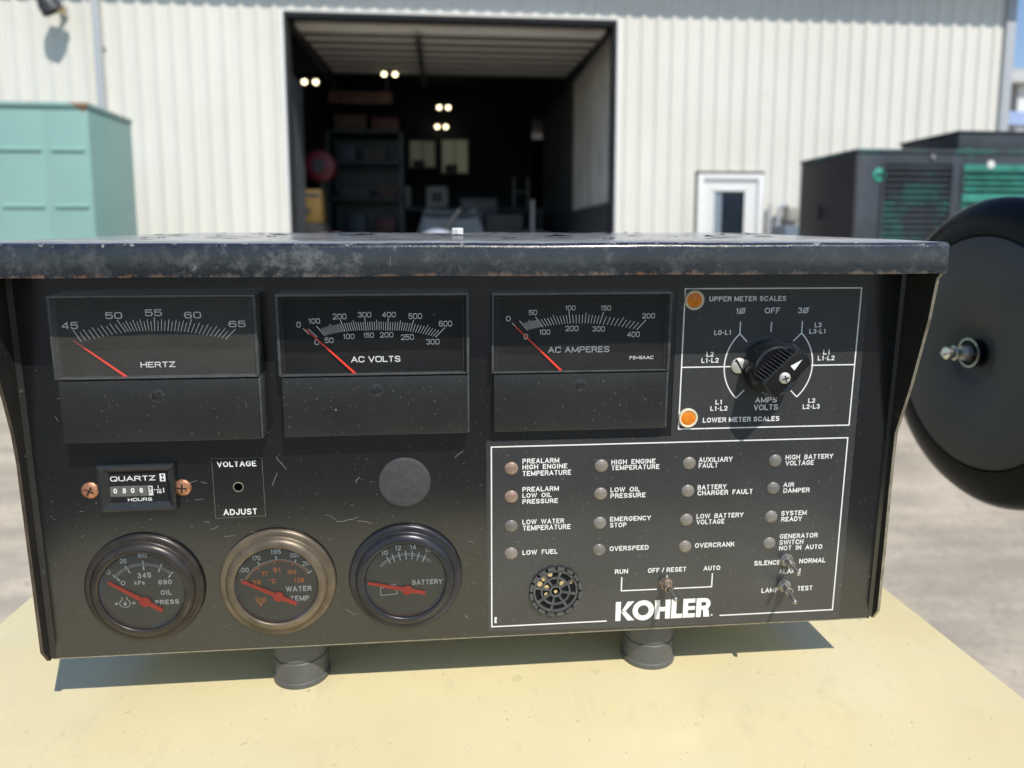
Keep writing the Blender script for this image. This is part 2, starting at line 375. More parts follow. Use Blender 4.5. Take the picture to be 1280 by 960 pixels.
def round_poly(pts, r, closed=False, seg=4):
    n = len(pts); out = []
    for i, p in enumerate(pts):
        if not closed and i in (0, n-1): out.append(p); continue
        a = Vector(pts[i-1]); b = Vector(p); c = Vector(pts[(i+1) % n])
        la = (a-b).length; lc = (c-b).length
        ea = .5 if (closed or i-1 != 0) else .98
        ec = .5 if (closed or i+1 != n-1) else .98
        ra = min(r, la*ea); rc = min(r, lc*ec)
        p0 = b+(a-b).normalized()*ra; p2 = b+(c-b).normalized()*rc
        k = .56
        q0 = p0+(b-p0)*k; q2 = p2+(b-p2)*k
        for j in range(seg+1):
            t = j/seg
            out.append(tuple(p0*(1-t)**3+q0*3*t*(1-t)**2+q2*3*t*t*(1-t)+p2*t**3))
    res = [out[0]]
    for p in out[1:]:
        if (Vector(p)-Vector(res[-1])).length > 1e-6: res.append(p)
    if closed and (Vector(res[0])-Vector(res[-1])).length < 1e-6: res.pop()
    return res
def ribbon(pts, t, closed=False, ext=0):
    """flat band of width t along a polyline -> list of quads (2D)"""
    P = [Vector(p) for p in pts]; n = len(P)
    if not closed and ext:
        P[0] = P[0]+(P[0]-P[1]).normalized()*ext; P[-1] = P[-1]+(P[-1]-P[-2]).normalized()*ext
    L_, R_ = [], []
    for i in range(n):
        if closed or 0 < i < n-1:
            d0 = (P[i]-P[i-1]).normalized(); d1 = (P[(i+1) % n]-P[i]).normalized()
        elif i == 0: d0 = d1 = (P[1]-P[0]).normalized()
        else: d0 = d1 = (P[-1]-P[-2]).normalized()
        n0 = Vector((-d0.y, d0.x)); n1 = Vector((-d1.y, d1.x)); m = n0+n1
        if m.length < 1e-6: m = n0
        m.normalize(); k = min(1/max(m.dot(n0), .35), 2.2)
        L_.append(P[i]+m*(t/2*k)); R_.append(P[i]-m*(t/2*k))
    return [(R_[i], R_[(i+1) % n], L_[(i+1) % n], L_[i]) for i in range(n if closed else n-1)]
def draw_text(mb, s, u, v, w, h, o, weight=.18, radius=.42, ratio=1.0, gap=None):
    """print s with its left baseline at (u, v), exactly w wide and h tall, on a plane at height o"""
    gap = weight*.55+.05 if gap is None else gap
    x = 0; items = []
    for ch in s:
        if ch == ' ': x += .40*ratio; continue
        cw = G[ch][0]*ratio+weight*.35; items.append((ch, x, cw)); x += cw+gap
    total = items[-1][1]+items[-1][2]; sx = w/(total*h)
    lay = 0
    for ch, x0, cw in items:
        t = weight
        for typ, pts in G[ch][1]:
            q = [(x0+t/2+(cw-t)*a, t/2+(1-t)*b) for a, b in pts]
            if typ in 'RC': q = round_poly(q, radius*min(1, cw), typ == 'C')
            for quad in ribbon(q, t, typ == 'C', t/2 if typ in 'SR' and ch not in 'CGS23569' else (0 if typ != 'S' else t/2)):
                hh = o+(lay % 12)*4e-6
                mb.add([(u+p.x*sx*h, v-p.y*h, hh) for p in quad], [(0, 1, 2, 3)])
            lay += 1
def band(mb, pts, t, o, closed=False, ext=0):
    for quad in ribbon(pts, t, closed, ext): mb.add([(p.x, p.y, o) for p in quad], [(0, 1, 2, 3)])
def disc(mb, c, r, o, seg=20):
    mb.add([(c[0]+r*cos(2*pi*k/seg), c[1]+r*sin(2*pi*k/seg), o) for k in range(seg)], [tuple(range(seg))])

# ------------------------------------------------------------------ measured layout of the panel, in millimetres
PANEL_TEXT = [
    ('PREALARM', 19.43, 98.95, 17.88, 2.51),
    ('HIGH  ENGINE', 19.45, 101.92, 21.88, 2.44),
    ('TEMPERATURE', 19.47, 105.28, 23.76, 2.6),
    ('PREALARM', 19.53, 113.36, 17.87, 2.47),
    ('LOW  OIL', 19.55, 116.45, 14.35, 2.32),
    ('PRESSURE', 19.57, 119.63, 17.48, 2.41),
    ('LOW  WATER', 19.65, 130.33, 20.63, 2.51),
    ('TEMPERATURE', 19.82, 133.56, 23.74, 2.6),
    ('LOW  FUEL', 19.76, 146.41, 17.57, 2.47),
    ('HIGH  ENGINE', 63.06, 100.73, 21.99, 2.46),
    ('TEMPERATURE', 63.14, 103.66, 23.98, 2.47),
    ('LOW  OIL', 63.03, 115.08, 14.74, 2.5),
    ('PRESSURE', 63.12, 118.21, 17.64, 2.51),
    ('EMERGENCY', 63.25, 130.44, 20.72, 2.46),
    ('STOP', 63.34, 133.62, 8.33, 2.47),
    ('OVERSPEED', 63.48, 146.2, 19.88, 2.5),
    ('RUN', 66.6, 158.72, 6.68, 2.45),
    ('AUTO', 112.42, 158.97, 8.74, 2.48),
    ('AUXILIARY', 106.89, 100.97, 17.19, 2.57),
    ('FAULT', 107.04, 103.86, 9.77, 2.5),
    ('BATTERY', 107.02, 115.24, 14.84, 2.53),
    ('CHARGER  FAULT', 107.17, 118.25, 28.43, 2.54),
    ('LOW  BATTERY', 107.27, 130.6, 24.3, 2.49),
    ('VOLTAGE', 107.43, 133.74, 14.43, 2.58),
    ('OVERCRANK', 107.3, 146.36, 20.71, 2.61),
    ('HIGH  BATTERY', 151.42, 100.89, 24.81, 2.52),
    ('VOLTAGE', 151.65, 103.97, 14.7, 2.53),
    ('AIR', 151.32, 115.3, 5.65, 2.4),
    ('DAMPER', 151.56, 118.43, 13.85, 2.48),
    ('SYSTEM', 151.36, 130.65, 13.45, 2.51),
    ('READY', 151.59, 133.83, 10.93, 2.52),
    ('GENERATOR', 151.57, 143.21, 20.18, 2.55),
    ('SWITCH', 151.57, 146.5, 12.68, 2.55),
    ('NOT  IN  AUTO', 151.64, 149.63, 22.97, 2.56),
    ('SILENCE', 138.99, 157.43, 13.94, 2.57),
    ('NORMAL', 162.94, 157.25, 14.1, 2.59),
    ('ALARM', 152.35, 162.61, 11.65, 2.6),
    ('LAMP', 143.89, 172.85, 9.04, 2.64),
    ('TEST', 163.1, 172.62, 8.21, 2.65),
    ('UPPER METER SCALES', 107.92, 20.74, 37.84, 2.42),
    ('1%', 121.14, 26.81, 4.62, 2.8),
    ('OFF', 135.5, 26.77, 7.64, 2.81),
    ('3%', 152.04, 26.84, 5.26, 2.83),
    ('L0-L1', 111.21, 36.96, 8.32, 2.37),
    ('L3', 161.07, 33.82, 3.41, 2.3),
    ('L3-L1', 158.59, 36.92, 8.25, 2.31),
    ('L2', 107.91, 47.55, 3.52, 2.39),
    ('L1-L2', 105.57, 50.55, 8.54, 2.4),
    ('L1', 166.48, 47.35, 3.44, 2.34),
    ('L1-L2', 163.97, 50.3, 8.52, 2.34),
    ('L1', 113.71, 71.46, 3.39, 2.36),
    ('L1-L2', 111.35, 74.63, 8.58, 2.37),
    ('AMPS', 133.72, 71.05, 11.05, 2.75),
    ('VOLTS', 133.21, 74.84, 12.31, 2.86),
    ('L2', 160.83, 71.64, 3.57, 2.3),
    ('L2-L3', 158.28, 74.75, 8.69, 2.4),
    ('LOWER METER SCALES', 107.9, 80.54, 38.8, 2.48),
    ('OFF / RESET', 83.55, 158.93, 19.88, 2.54),
]
METERS = {
    'hertz': {
        'face': 9.5,
        'dial': 4.5,
        'text': [('45', -182.6, 29.78, 6.9, 3.05), ('50', -164.02, 25.52, 7.03, 2.97), ('55', -147.39, 24.46, 7.18, 2.98), ('60', -130.88, 25.63, 7.17, 2.92), ('65', -112.2, 29.79, 7.26, 2.86)],
        'title': [('HERTZ', -151.13, 47.45, 14.79, 2.55)],
        'ticks': [(-178.19, 29.83), (-174.87, 35.53), (-159.15, 26.16), (-156.09, 31.44), (-143.58, 25.08), (-143.83, 31.09), (-127.98, 26.33), (-129.97, 31.76), (-109.44, 30.67), (-113.99, 35.1)],
        'needle': [(-177.95, 34.62), (-156.28, 52.05)],
        'screw': (-143.14, 59.16),
        'inner': [(-183.09, 16.18), (-102.01, 16.44), (-100.86, 51.46), (-183.59, 50.53)],
        'outer': [(-185.58, 14.8), (-98.73, 14.42), (-99.38, 79.88), (-184.72, 80.62)],
    },
    'volts': {
        'face': 7.5,
        'dial': 3.0,
        'text': [('0', -83.19, 30.49, 1.81, 2.56), ('100', -78.01, 28.84, 5.2, 2.39), ('200', -67.11, 26.99, 6.06, 2.56), ('300', -55.95, 26.25, 5.93, 2.48), ('400', -45.17, 26.28, 6.13, 2.4), ('500', -33.33, 27.18, 6.09, 2.59), ('600', -19.66, 30.81, 5.97, 2.61), ('0', -75.55, 38.58, 1.91, 2.42), ('50', -71.03, 37.78, 3.83, 2.5), ('100', -62.96, 36.07, 5.18, 2.33), ('150', -53.91, 35.59, 4.79, 2.34), ('200', -46.35, 35.6, 5.99, 2.43), ('250', -36.93, 36.86, 5.85, 2.61), ('300', -25.58, 39.11, 6.07, 2.54)],
        'title': [('AC VOLTS', -59.67, 47.0, 22.26, 2.8)],
        'ticks': [(-74.82, 29.47), (-70.89, 34.42), (-63.8, 27.2), (-61.92, 32.63), (-52.96, 26.54), (-52.47, 32.32), (-42.5, 26.83), (-42.82, 32.44), (-31.16, 28.07), (-32.69, 33.0), (-16.93, 31.27), (-21.26, 35.76), (-80.41, 30.95), (-77.9, 33.72), (-77.96, 31.32), (-74.23, 35.06)],
        'needle': [(-79.08, 31.12), (-57.62, 52.24)],
        'screw': (-48.37, 59.07),
        'inner': [(-88.75, 16.16), (-7.54, 17.07), (-7.53, 52.1), (-89.76, 51.31)],
        'outer': [(-90.83, 14.49), (-6.27, 15.38), (-5.99, 80.79), (-91.24, 80.17)],
    },
    'amps': {
        'face': 4.5,
        'dial': 1.2,
        'text': [('0', 11.28, 29.02, 2.0, 2.37), ('50', 21.82, 26.23, 3.85, 2.37), ('100', 38.73, 24.2, 4.85, 2.29), ('150', 55.46, 24.45, 4.99, 2.39), ('200', 75.54, 28.39, 6.04, 2.41), ('0', 19.54, 37.62, 2.02, 2.49), ('100', 26.74, 35.58, 5.11, 2.49), ('200', 39.08, 34.04, 6.12, 2.49), ('300', 51.88, 34.38, 5.9, 2.5), ('400', 68.55, 37.2, 6.05, 2.52)],
        'title': [('AC AMPERES', 31.0, 44.32, 29.31, 2.87), ('FS=5AAC', 70.09, 48.0, 11.55, 1.55)],
        'ticks': [(18.09, 29.54), (21.35, 33.38), (24.8, 26.97), (28.63, 31.87), (40.59, 24.92), (41.4, 30.42), (56.99, 25.26), (55.18, 30.85), (77.37, 29.13), (73.03, 33.74), (13.98, 29.76), (17.23, 33.06)],
        'needle': [(15.21, 31.09), (37.19, 52.58)],
        'screw': (46.11, 59.42),
        'inner': [(6.36, 16.73), (87.03, 17.36), (87.52, 53.18), (5.68, 52.18)],
        'outer': [(4.4, 15.43), (88.56, 15.62), (88.78, 81.91), (4.35, 80.96)],
    },
}
GAUGES = {
    'oil': {
        'c': (-159.6, 153.0),
        'text': [('0', -175.3, 146.2, 1.9, 2.15), ('25', -168.88, 140.97, 3.1, 2.14), ('50', -160.51, 138.52, 3.88, 2.0), ('0', -169.28, 152.16, 2.04, 2.43), ('345', -161.68, 148.86, 6.31, 2.7), ('kPa', -163.28, 152.18, 4.75, 2.17), ('690', -152.48, 152.55, 6.17, 2.44), ('OIL', -151.88, 157.92, 5.04, 2.59), ('PRESS', -154.81, 162.72, 10.95, 2.4)],
        'ticks': [(-172.65, 146.52), (-169.55, 149.84), (-166.8, 142.28), (-164.73, 146.01), (-158.54, 139.95), (-158.47, 144.81), (-150.19, 141.94), (-152.03, 146.11), (-145.34, 146.22), (-147.67, 149.03)],
        'arc': [(-171.96, 148.11), (-166.93, 143.75), (-158.41, 141.98), (-151.37, 143.91), (-146.23, 147.53)],
        'icon': [(-168.16, 161.36), (-170.86, 161.23), (-173.13, 161.11), (-163.36, 161.6)],
        'needle': [(-158.76, 160.58), (-174.56, 149.97), (-151.3, 165.43)],
    },
    'water': {
        'c': (-98.2, 153.0),
        'text': [('100', -115.68, 147.98, 4.8, 2.25), ('170', -109.07, 142.26, 3.94, 2.38), ('195', -100.54, 139.36, 4.94, 2.38), ('220', -91.49, 141.32, 4.34, 2.05), ('250', -85.99, 145.88, 4.05, 2.26), ('WATER', -94.24, 159.0, 12.03, 2.71), ('TEMP', -92.49, 164.04, 8.92, 2.72)],
        'text2': [('38', -109.85, 154.71, 4.15, 2.34), ('77', -105.16, 150.38, 2.97, 2.33), ('91', -99.62, 148.71, 3.41, 2.47), ('104', -93.35, 149.96, 4.36, 2.34), ('138', -90.27, 154.53, 4.82, 2.63), ('^C', -101.78, 154.4, 3.11, 2.21)],
        'ticks': [(-114.79, 151.59), (-112.99, 152.36), (-106.59, 143.05), (-105.76, 144.59), (-97.94, 140.36), (-98.04, 142.4), (-88.76, 142.6), (-89.64, 144.14), (-81.62, 148.63), (-83.68, 149.92)],
        'arc': [(-112.68, 152.37), (-106.36, 144.43), (-98.06, 142.74), (-89.96, 144.33), (-83.34, 149.25)],
        'icon': [(-106.26, 162.38), (-109.24, 162.23), (-106.33, 165.87)],
        'needle': [(-97.74, 160.86), (-114.41, 152.12), (-89.41, 165.11)],
    },
    'battery': {
        'c': (-37.4, 153.0),
        'text': [('10', -48.89, 142.13, 3.3, 2.48), ('12', -42.17, 139.93, 2.86, 2.48), ('14', -35.1, 139.81, 3.06, 2.49), ('16', -27.91, 141.51, 3.08, 2.29), ('BATTERY', -34.33, 158.3, 14.61, 2.6)],
        'ticks': [(-46.25, 142.94), (-44.44, 146.63), (-43.68, 141.66), (-42.38, 145.88), (-40.6, 140.62), (-39.62, 145.17), (-37.15, 140.21), (-36.87, 144.87), (-33.9, 140.49), (-34.18, 144.85), (-30.46, 141.05), (-31.76, 145.44), (-27.54, 142.49), (-29.22, 146.46)],
        'arc': [(-49.25, 148.01), (-43.4, 143.41), (-37.0, 142.09), (-30.95, 143.25), (-25.11, 146.64)],
        'icon': [(-49.55, 158.84), (-49.47, 163.08), (-41.76, 162.61), (-41.85, 158.15)],
        'needle': [(-36.67, 160.35), (-55.49, 155.94), (-28.03, 162.39)],
    },
}
# ------------------------------------------------------------------ control box (all panel sizes in mm: u right, v down, o outwards)
TILT = radians(3.39)
BASE = Vector((0, 0, -.1905))
box = thing('control_box', 'black steel generator control box with analogue meters on rubber feet', 'control box',
            loc=(Matrix.Rotation(TILT, 3, 'X') @ BASE), rot=(TILT, 0, 0))
def PT(u, v, o): return (u/1000-BASE.x, -o/1000-BASE.y, -v/1000-BASE.z)
def PB(): return MB(PT)
UL, UR, VB = -204.9, 204.3, 190.5

# front panel sheet with a real hole for the voltage adjuster
def panel_sheet():
    hx, hv, hr = -114.04, 106.45, 2.0; mb = PB(); N = 24
    sq = [(-124, 96.5), (-104, 116.5)]
    ring = [(hx+hr*cos(2*pi*k/N), hv+hr*sin(2*pi*k/N)) for k in range(N)]
    def on_sq(a):
        c, s_ = cos(a), sin(a); k = 10/max(abs(c), abs(s_)); return (hx+c*k, hv+s_*k)
    outer = [on_sq(2*pi*(k)/N) for k in range(N)]
    # corners land on k = 3, 9, 15, 21
    V_ = [(p[0], p[1], 0) for p in ring]+[(p[0], p[1], 0) for p in outer]+[(p[0], p[1], -1.5) for p in ring]
    F_ = [(k, (k+1) % N, N+(k+1) % N, N+k) for k in range(N)]+[(k, 2*N+k, 2*N+(k+1) % N, (k+1) % N) for k in range(N)]
    mb.add(V_, F_)
    x0, x1, y0, y1 = hx-10, hx+10, hv-10, hv+10
    T_, B_ = -6.5, VB
    for a, b, c, d in ((UL, x0, T_, B_), (x1, UR, T_, B_), (x0, x1, T_, y0), (x0, x1, y1, B_)):
        mb.add([(a, c, 0), (b, c, 0), (b, d, 0), (a, d, 0)], [(0, 1, 2, 3)])
    # returns folded back at the bottom
    mb.add([(UL, B_, 0), (UR, B_, 0), (UR, B_, -1.6), (UL, B_, -1.6)], [(0, 1, 2, 3)])
    mb.add([(UL, B_, -1.6), (UR, B_, -1.6), (UR, B_-8, -1.6), (UL, B_-8, -1.6)], [(0, 1, 2, 3)])
    mb.mi = 1
    mb.add([(x, y, z) for x, y, z in ((UL+1, B_-.55, .05), (UR-1, B_-.55, .05), (UR-1, B_+.05, .02), (UL+1, B_+.05, .02))], [(0, 1, 2, 3)])
    return mb.build('front_panel', [M['panel'], M['bare_edge']], box, smooth=0, recalc=False)
front = panel_sheet()
mb = PB(); mb.box(-119, -109, 101, 112, -9, -5); mb.build('adjuster_recess', M['slot_dark'], box)

# body behind the panel: bottom, back, sides
D = -226
M['galvanised'] = simple('pale bounce underside', (.42, .43, .42), .5, .3, .2, 60)  # pale colour put on the underside to bounce light into the shadow below
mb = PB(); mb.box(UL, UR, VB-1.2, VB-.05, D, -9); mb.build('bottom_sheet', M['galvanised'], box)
mb = PB()
mb.box(UL, UR, 0, VB-1.3, D-1.2, D-.05)
mb.build('rear_shell', M['panel'], box)

# visor: folded sheet running the whole width, front lip slightly dented
def visor():
    mb = PB(); x0, x1, NX = -207.4, 206.6, 150
    O0 = 26.5
    prof = [(O0-1.3, 5.2), (O0, 5.2), (O0, -6.0), (O0-.35, -7.2), (O0-1.1, -8.0), (O0-2.3, -8.45)]
    back = [(-20, -7.6), (-80, -5.6), (-150, -3.2), (D-1, -.8)]
    inner = [(D-1, .6), (-150, -1.7), (-80, -4.1), (-20, -6.1), (O0-3, -6.8), (O0-1.3, -5.2)]
    ring = prof+back+inner; n = len(ring); rnd = random.Random(3)
    from mathutils import noise as mn
    vs = []
    for i in range(NX+1):
        x = x0+(x1-x0)*i/NX
        for j, (o, v) in enumerate(ring):
            w = mn.noise(Vector((x*.02, j*.05, 0)))*.5+mn.noise(Vector((x*.12, j*.2, 3)))*.16
            if j < 6: vs.append((x, v+w*.55, o+w*.5))
            elif 6 <= j < 10: vs.append((x, v+mn.noise(Vector((x*.03, j*2., 9)))*.55+mn.noise(Vector((x*.25, j*5., 5)))*.35, o))
            else: vs.append((x, v+w*.3, o))
    fs = []
    for i in range(NX):
        for j in range(n): a = i*n+j; b_ = i*n+(j+1) % n; fs.append((a, b_, b_+n, a+n))
    fs.append(tuple(range(n))[::-1]); fs.append(tuple(NX*n+j for j in range(n)))
    mb.add(vs, fs)
    return mb.build('visor', M['visor'], box, smooth=40, label='dark folded steel visor with chipped and rusty lip')
visor()
# curled paint flakes on the roof of the visor
mb = PB(); rnd = random.Random(11)
for k in range(46):
    u = rnd.uniform(-190, 195); o = -rnd.uniform(10, 215); s = rnd.uniform(1.5, 6) if k % 5 else rnd.uniform(6, 13)
    t = (-(o)-20)/206; v0 = -7.6+6.8*max(0, t)-.1
    n = 7; ring = [(u+s*cos(2*pi*q/n)*rnd.uniform(.6, 1.2), o+s*.6*sin(2*pi*q/n)*rnd.uniform(.6, 1.2)) for q in range(n)]
    zz = [v0-.5-rnd.random()*(.5 if k % 5 else 1.2) if rnd.random() < .4 else v0-.35 for _ in ring]
    mb.add([(u, v0-.4, o)]+[(a, z, b_) for (a, b_), z in zip(ring, zz)], [(0, 1+q, 1+(q+1) % n) for q in range(n)])
kind(mb.build('peeling_paint', M['panel'], box, smooth=0, recalc=False), 'stuff')
# white hex nut on the roof
mb = PB(); mb.lathe((-9, -5.0, -120), [(3.9, 0), (3.9, -3.4), (3.4, -3.8), (0, -3.8)], 6, axis=1)
nut = mb.build('hex_nut', M['white_plastic'], box, smooth=20, label='small white hex nut on the roof of the visor')
mb = PB(); mb.lathe((-9, -4.6, -120), [(5.0, 0), (5.0, -.6)], 20, axis=1); mb.build('washer', M['bright_metal'], nut)

# side flanges (o, v) outline, one thickness of sheet with bare front edge
def flange(u0, u1, prof, lab):
    mb = PB(); n = len(prof)
    mb.prism(prof, u0, u1, order=(2, 1, 0))
    mb.mi = 0
    ob = mb.build('side_flange', [M['flange'], M['bare_edge']], box, smooth=0, label=lab)
    for p in ob.data.polygons:                                  # the cut front edge is bare metal
        c = p.center
        if p.area < 1e-4*3 and abs(p.normal.x) < .5 and p.normal.y < -.3: p.material_index = 1
    return ob
flange(205.0, 206.5, [(24.9, -7.6), (25.0, 5.0), (22.2, 8), (19.6, 27.5), (12.0, 61), (4.4, 87), (4.2, 116), (4.8, 150), (4.9, 183.0), (1.0, 189.6), (-225, 189.6), (-225, 0)],
       'right side flange with bare metal front edge')
fl_ = flange(-207.0, -205.5, [(24.9, -7.6), (25.0, 5.0), (22.2, 8), (18.0, 30), (11.0, 58), (7.5, 76), (6.3, 90), (6.2, 116), (6.0, 150), (5.9, 183.0), (1.6, 190.2), (-225, 190.2), (-225, 0)],
       'left side flange, scuffed and rounded')
fl_.data.materials[1] = simple('brown scuffed edge', (.07, .052, .036), .5, var=.6, scale=80)
# inner corner beads where panel meets flange
mb = PB(); mb.prism([(204.9, -.1), (203.2, -.1), (204.9, 1.0)], 8, 189, order=(0, 2, 1)); mb.build('corner_fold', M['panel'], box)
mb = PB(); mb.prism([(-205.4, -.1), (-203.2, -.1), (-205.4, 1.2)], 8, 189.5, order=(0, 2, 1)); mb.build('corner_fold', M['flange'], box)

# ---- printed overlay (L shaped film)
mb = PB()
mb.prism([(1.9, 87.0), (92.2, 87.0), (92.2, 12.3), (186.6, 12.3), (187.2, 190.0), (2.6, 187.3)], .05, .32, order=(0, 1, 2))
overlay = mb.build('printed_overlay', M['overlay'], box, smooth=0)
HO = .36
mb = PB()
for s_, u, v, w, h in PANEL_TEXT:
    draw_text(mb, s_, u, v, w, h, HO, weight=.190 if h < 2.7 else .165, radius=.40, ratio=1.0)
mb.build('panel_lettering', M['white_ink'], overlay, smooth=0, recalc=False)
mb = PB(); lw = .62
band(mb, [(63.2, 184.45), (4.6, 184.55), (4.45, 90.15), (183.1, 90.2), (183.25, 184.3), (122.3, 184.45)], lw, HO)
band(mb, [(96.0, 14.6), (183.2, 14.75), (183.1, 83.6), (95.9, 83.5)], lw, HO, True)
band(mb, [(70.2, 160.6), (70.2, 168.1), (88.6, 168.1)], .6, HO+.004)
band(mb, [(97.5, 168.1), (117.2, 168.1), (117.2, 160.6)], .6, HO+.004)
band(mb, [(93.6, 160.6), (93.6, 164.0)], .6, HO+.004)
KC = (139.3, 52.5)
for sg in (-1, 1):
    top = radians(46.0); arc = [(KC[0]+sg*22.2*cos(a), KC[1]-22.2*sin(a)) for a in [top-(top*2)*k/22 for k in range(23)]]
    band(mb, arc, .62, HO+.004)
    a0, a1 = arc[0], arc[-1]
    band(mb, [(a0[0], 30.6), (a0[0], a0[1]+.1)], .58, HO+.008)
    band(mb, [(a0[0], a0[1]), (a0[0]-sg*3.9, a0[1]+4.0)], .58, HO+.012)
    band(mb, [(a1[0], a1[1]), (a1[0]-sg*3.9, a1[1]-4.0)], .58, HO+.012)
band(mb, [(139.3, 30.8), (139.3, 35.8)], .6, HO+.004)
band(mb, [(96.1, 52.6), (122.0, 52.6)], .62, HO+.016); band(mb, [(160.8, 52.65), (183.0, 52.65)], .62, HO+.016)
# tiny mark in the corner
mb.add([(6.0, 182.6, HO), (7.1, 182.6, HO), (7.1, 182.0, HO), (6.7, 181.2, HO), (7.1, 180.5, HO), (7.1, 179.4, HO), (6.0, 179.4, HO)], [(0, 1, 2, 3, 4, 5, 6)])
mb.build('printed_lines', M['white_ink'], overlay, smooth=0, recalc=False)
# big maker's name, heavy geometric capitals drawn as outlines
mb = PB(); X0, X1, Y0, Y1 = 67.6, 116.9, 184.75, 174.2
def lg(poly, lay=0): mb.add([(X0+a*(X1-X0), Y0+b*(Y1-Y0), HO+.003*lay) for a, b in poly], [tuple(range(len(poly)))])
S = (X1-X0)/(Y0-Y1)                                                   # width in cap heights
def U(*pts): return [(a/S, b) for a, b in pts]
st = .25
lg(U((0, 0), (st, 0), (st, 1), (0, 1)))
lg(U((st*.9, .38), (.58, 1), (.90, 1), (.48, .5), (.94, 0), (.60, 0), (st*.9, .52)), 1)
cx_, rr = 1.33, .50
def ring(cx, cy, rx, ry, ix, iy, n=40):
    for k in range(n):
        a, b_ = 2*pi*k/n, 2*pi*(k+1)/n
        lg(U((cx+rx*cos(a), cy+ry*sin(a)), (cx+rx*cos(b_), cy+ry*sin(b_)), (cx+ix*cos(b_), cy+iy*sin(b_)), (cx+ix*cos(a), cy+iy*sin(a))), 2)
ring(1.36, .5, .53, .53, .27, .27)
hx0 = 1.93
lg(U((hx0, 0), (hx0+st, 0), (hx0+st, 1), (hx0, 1))); lg(U((hx0+.52, 0), (hx0+.52+st, 0), (hx0+.52+st, 1), (hx0+.52, 1)))
lg(U((hx0+st, .40), (hx0+.52, .40), (hx0+.52, .63), (hx0+st, .63)))
lx = hx0+.52+st+.05
lg(U((lx, 0), (lx+.55, 0), (lx+.55, .23), (lx+st, .23), (lx+st, 1), (lx, 1)))
ex = lx+.58
lg(U((ex, 0), (ex+st, 0), (ex+st, 1), (ex, 1)))
for y0, y1 in ((0, .22), (.40, .60), (.78, 1)): lg(U((ex+st, y0), (ex+.60, y0), (ex+.60, y1), (ex+st, y1)))
rx_ = ex+.66
lg(U((rx_, 0), (rx_+st, 0), (rx_+st, 1), (rx_, 1)))
n = 16; bc, br, bi = .69, .31, .10; bx = rx_+.40
lg(U((rx_+st, 1), (bx, 1), (bx, .79), (rx_+st, .79))); lg(U((rx_+st, .59), (bx, .59), (bx, .38), (rx_+st, .38)))
for k in range(n):
    a, b_ = -pi/2+pi*k/n, -pi/2+pi*(k+1)/n
    lg(U((bx+br*cos(a), bc+br*sin(a)), (bx+br*cos(b_), bc+br*sin(b_)), (bx+bi*cos(b_), bc+bi*sin(b_)), (bx+bi*cos(a), bc+bi*sin(a))))
lg(U((rx_+.34, .42), (rx_+.60, .44), (S, 0), (S-.30, 0)), 3)
disc(mb, (118.1, 183.9), .45, HO)
mb.build('maker_name', M['white_ink'], overlay, smooth=0, recalc=False)

# ---- adjust plate (thin engraved outline film)
mb = PB()
plate = [(-125.2, 92.2), (-102.6, 92.4), (-102.4, 121.2), (-125.3, 121.7)]
ring_ = [(-114.04+2.5*cos(2*pi*k/24), 106.45+2.5*sin(2*pi*k/24)) for k in range(24)]
def sqp(a):
    c, s_ = cos(a), sin(a); k = 1/max(abs(c)/11.3, abs(s_)/14.6); return (-113.9+c*k, 106.9+s_*k)
outer_ = [sqp(2*pi*k/24) for k in range(24)]
mb.add([(p[0], p[1], .16) for p in ring_]+[(p[0], p[1], .16) for p in outer_], [(k, (k+1) % 24, 24+(k+1) % 24, 24+k) for k in range(24)])
pl_ = mb.build('adjust_plate', M['panel'], box, smooth=0, recalc=False)
mb = PB(); band(mb, plate, .14, .20, True); mb.build('plate_outline', M['bare_edge'], pl_, recalc=False, smooth=0)
mb = PB()
draw_text(mb, 'VOLTAGE', -122.95, 96.45, 17.68, 2.72, .22, weight=.19); mb.build('plate_lettering', M['white_ink'], pl_, smooth=0, recalc=False); mb = PB(); draw_text(mb, 'ADJUST', -121.59, 120.3, 15.43, 3.0, .22, weight=.19)
mb.build('plate_lettering', M['white_ink'], pl_, smooth=0, recalc=False)
mb = PB(); mb.lathe((-114.04, 106.45, 0), [(2.0, .1), (2.0, .26), (2.45, .26), (2.45, .1)], 28, axis=2, closed=False); mb.build('hole_rim', M['bare_edge'], box)

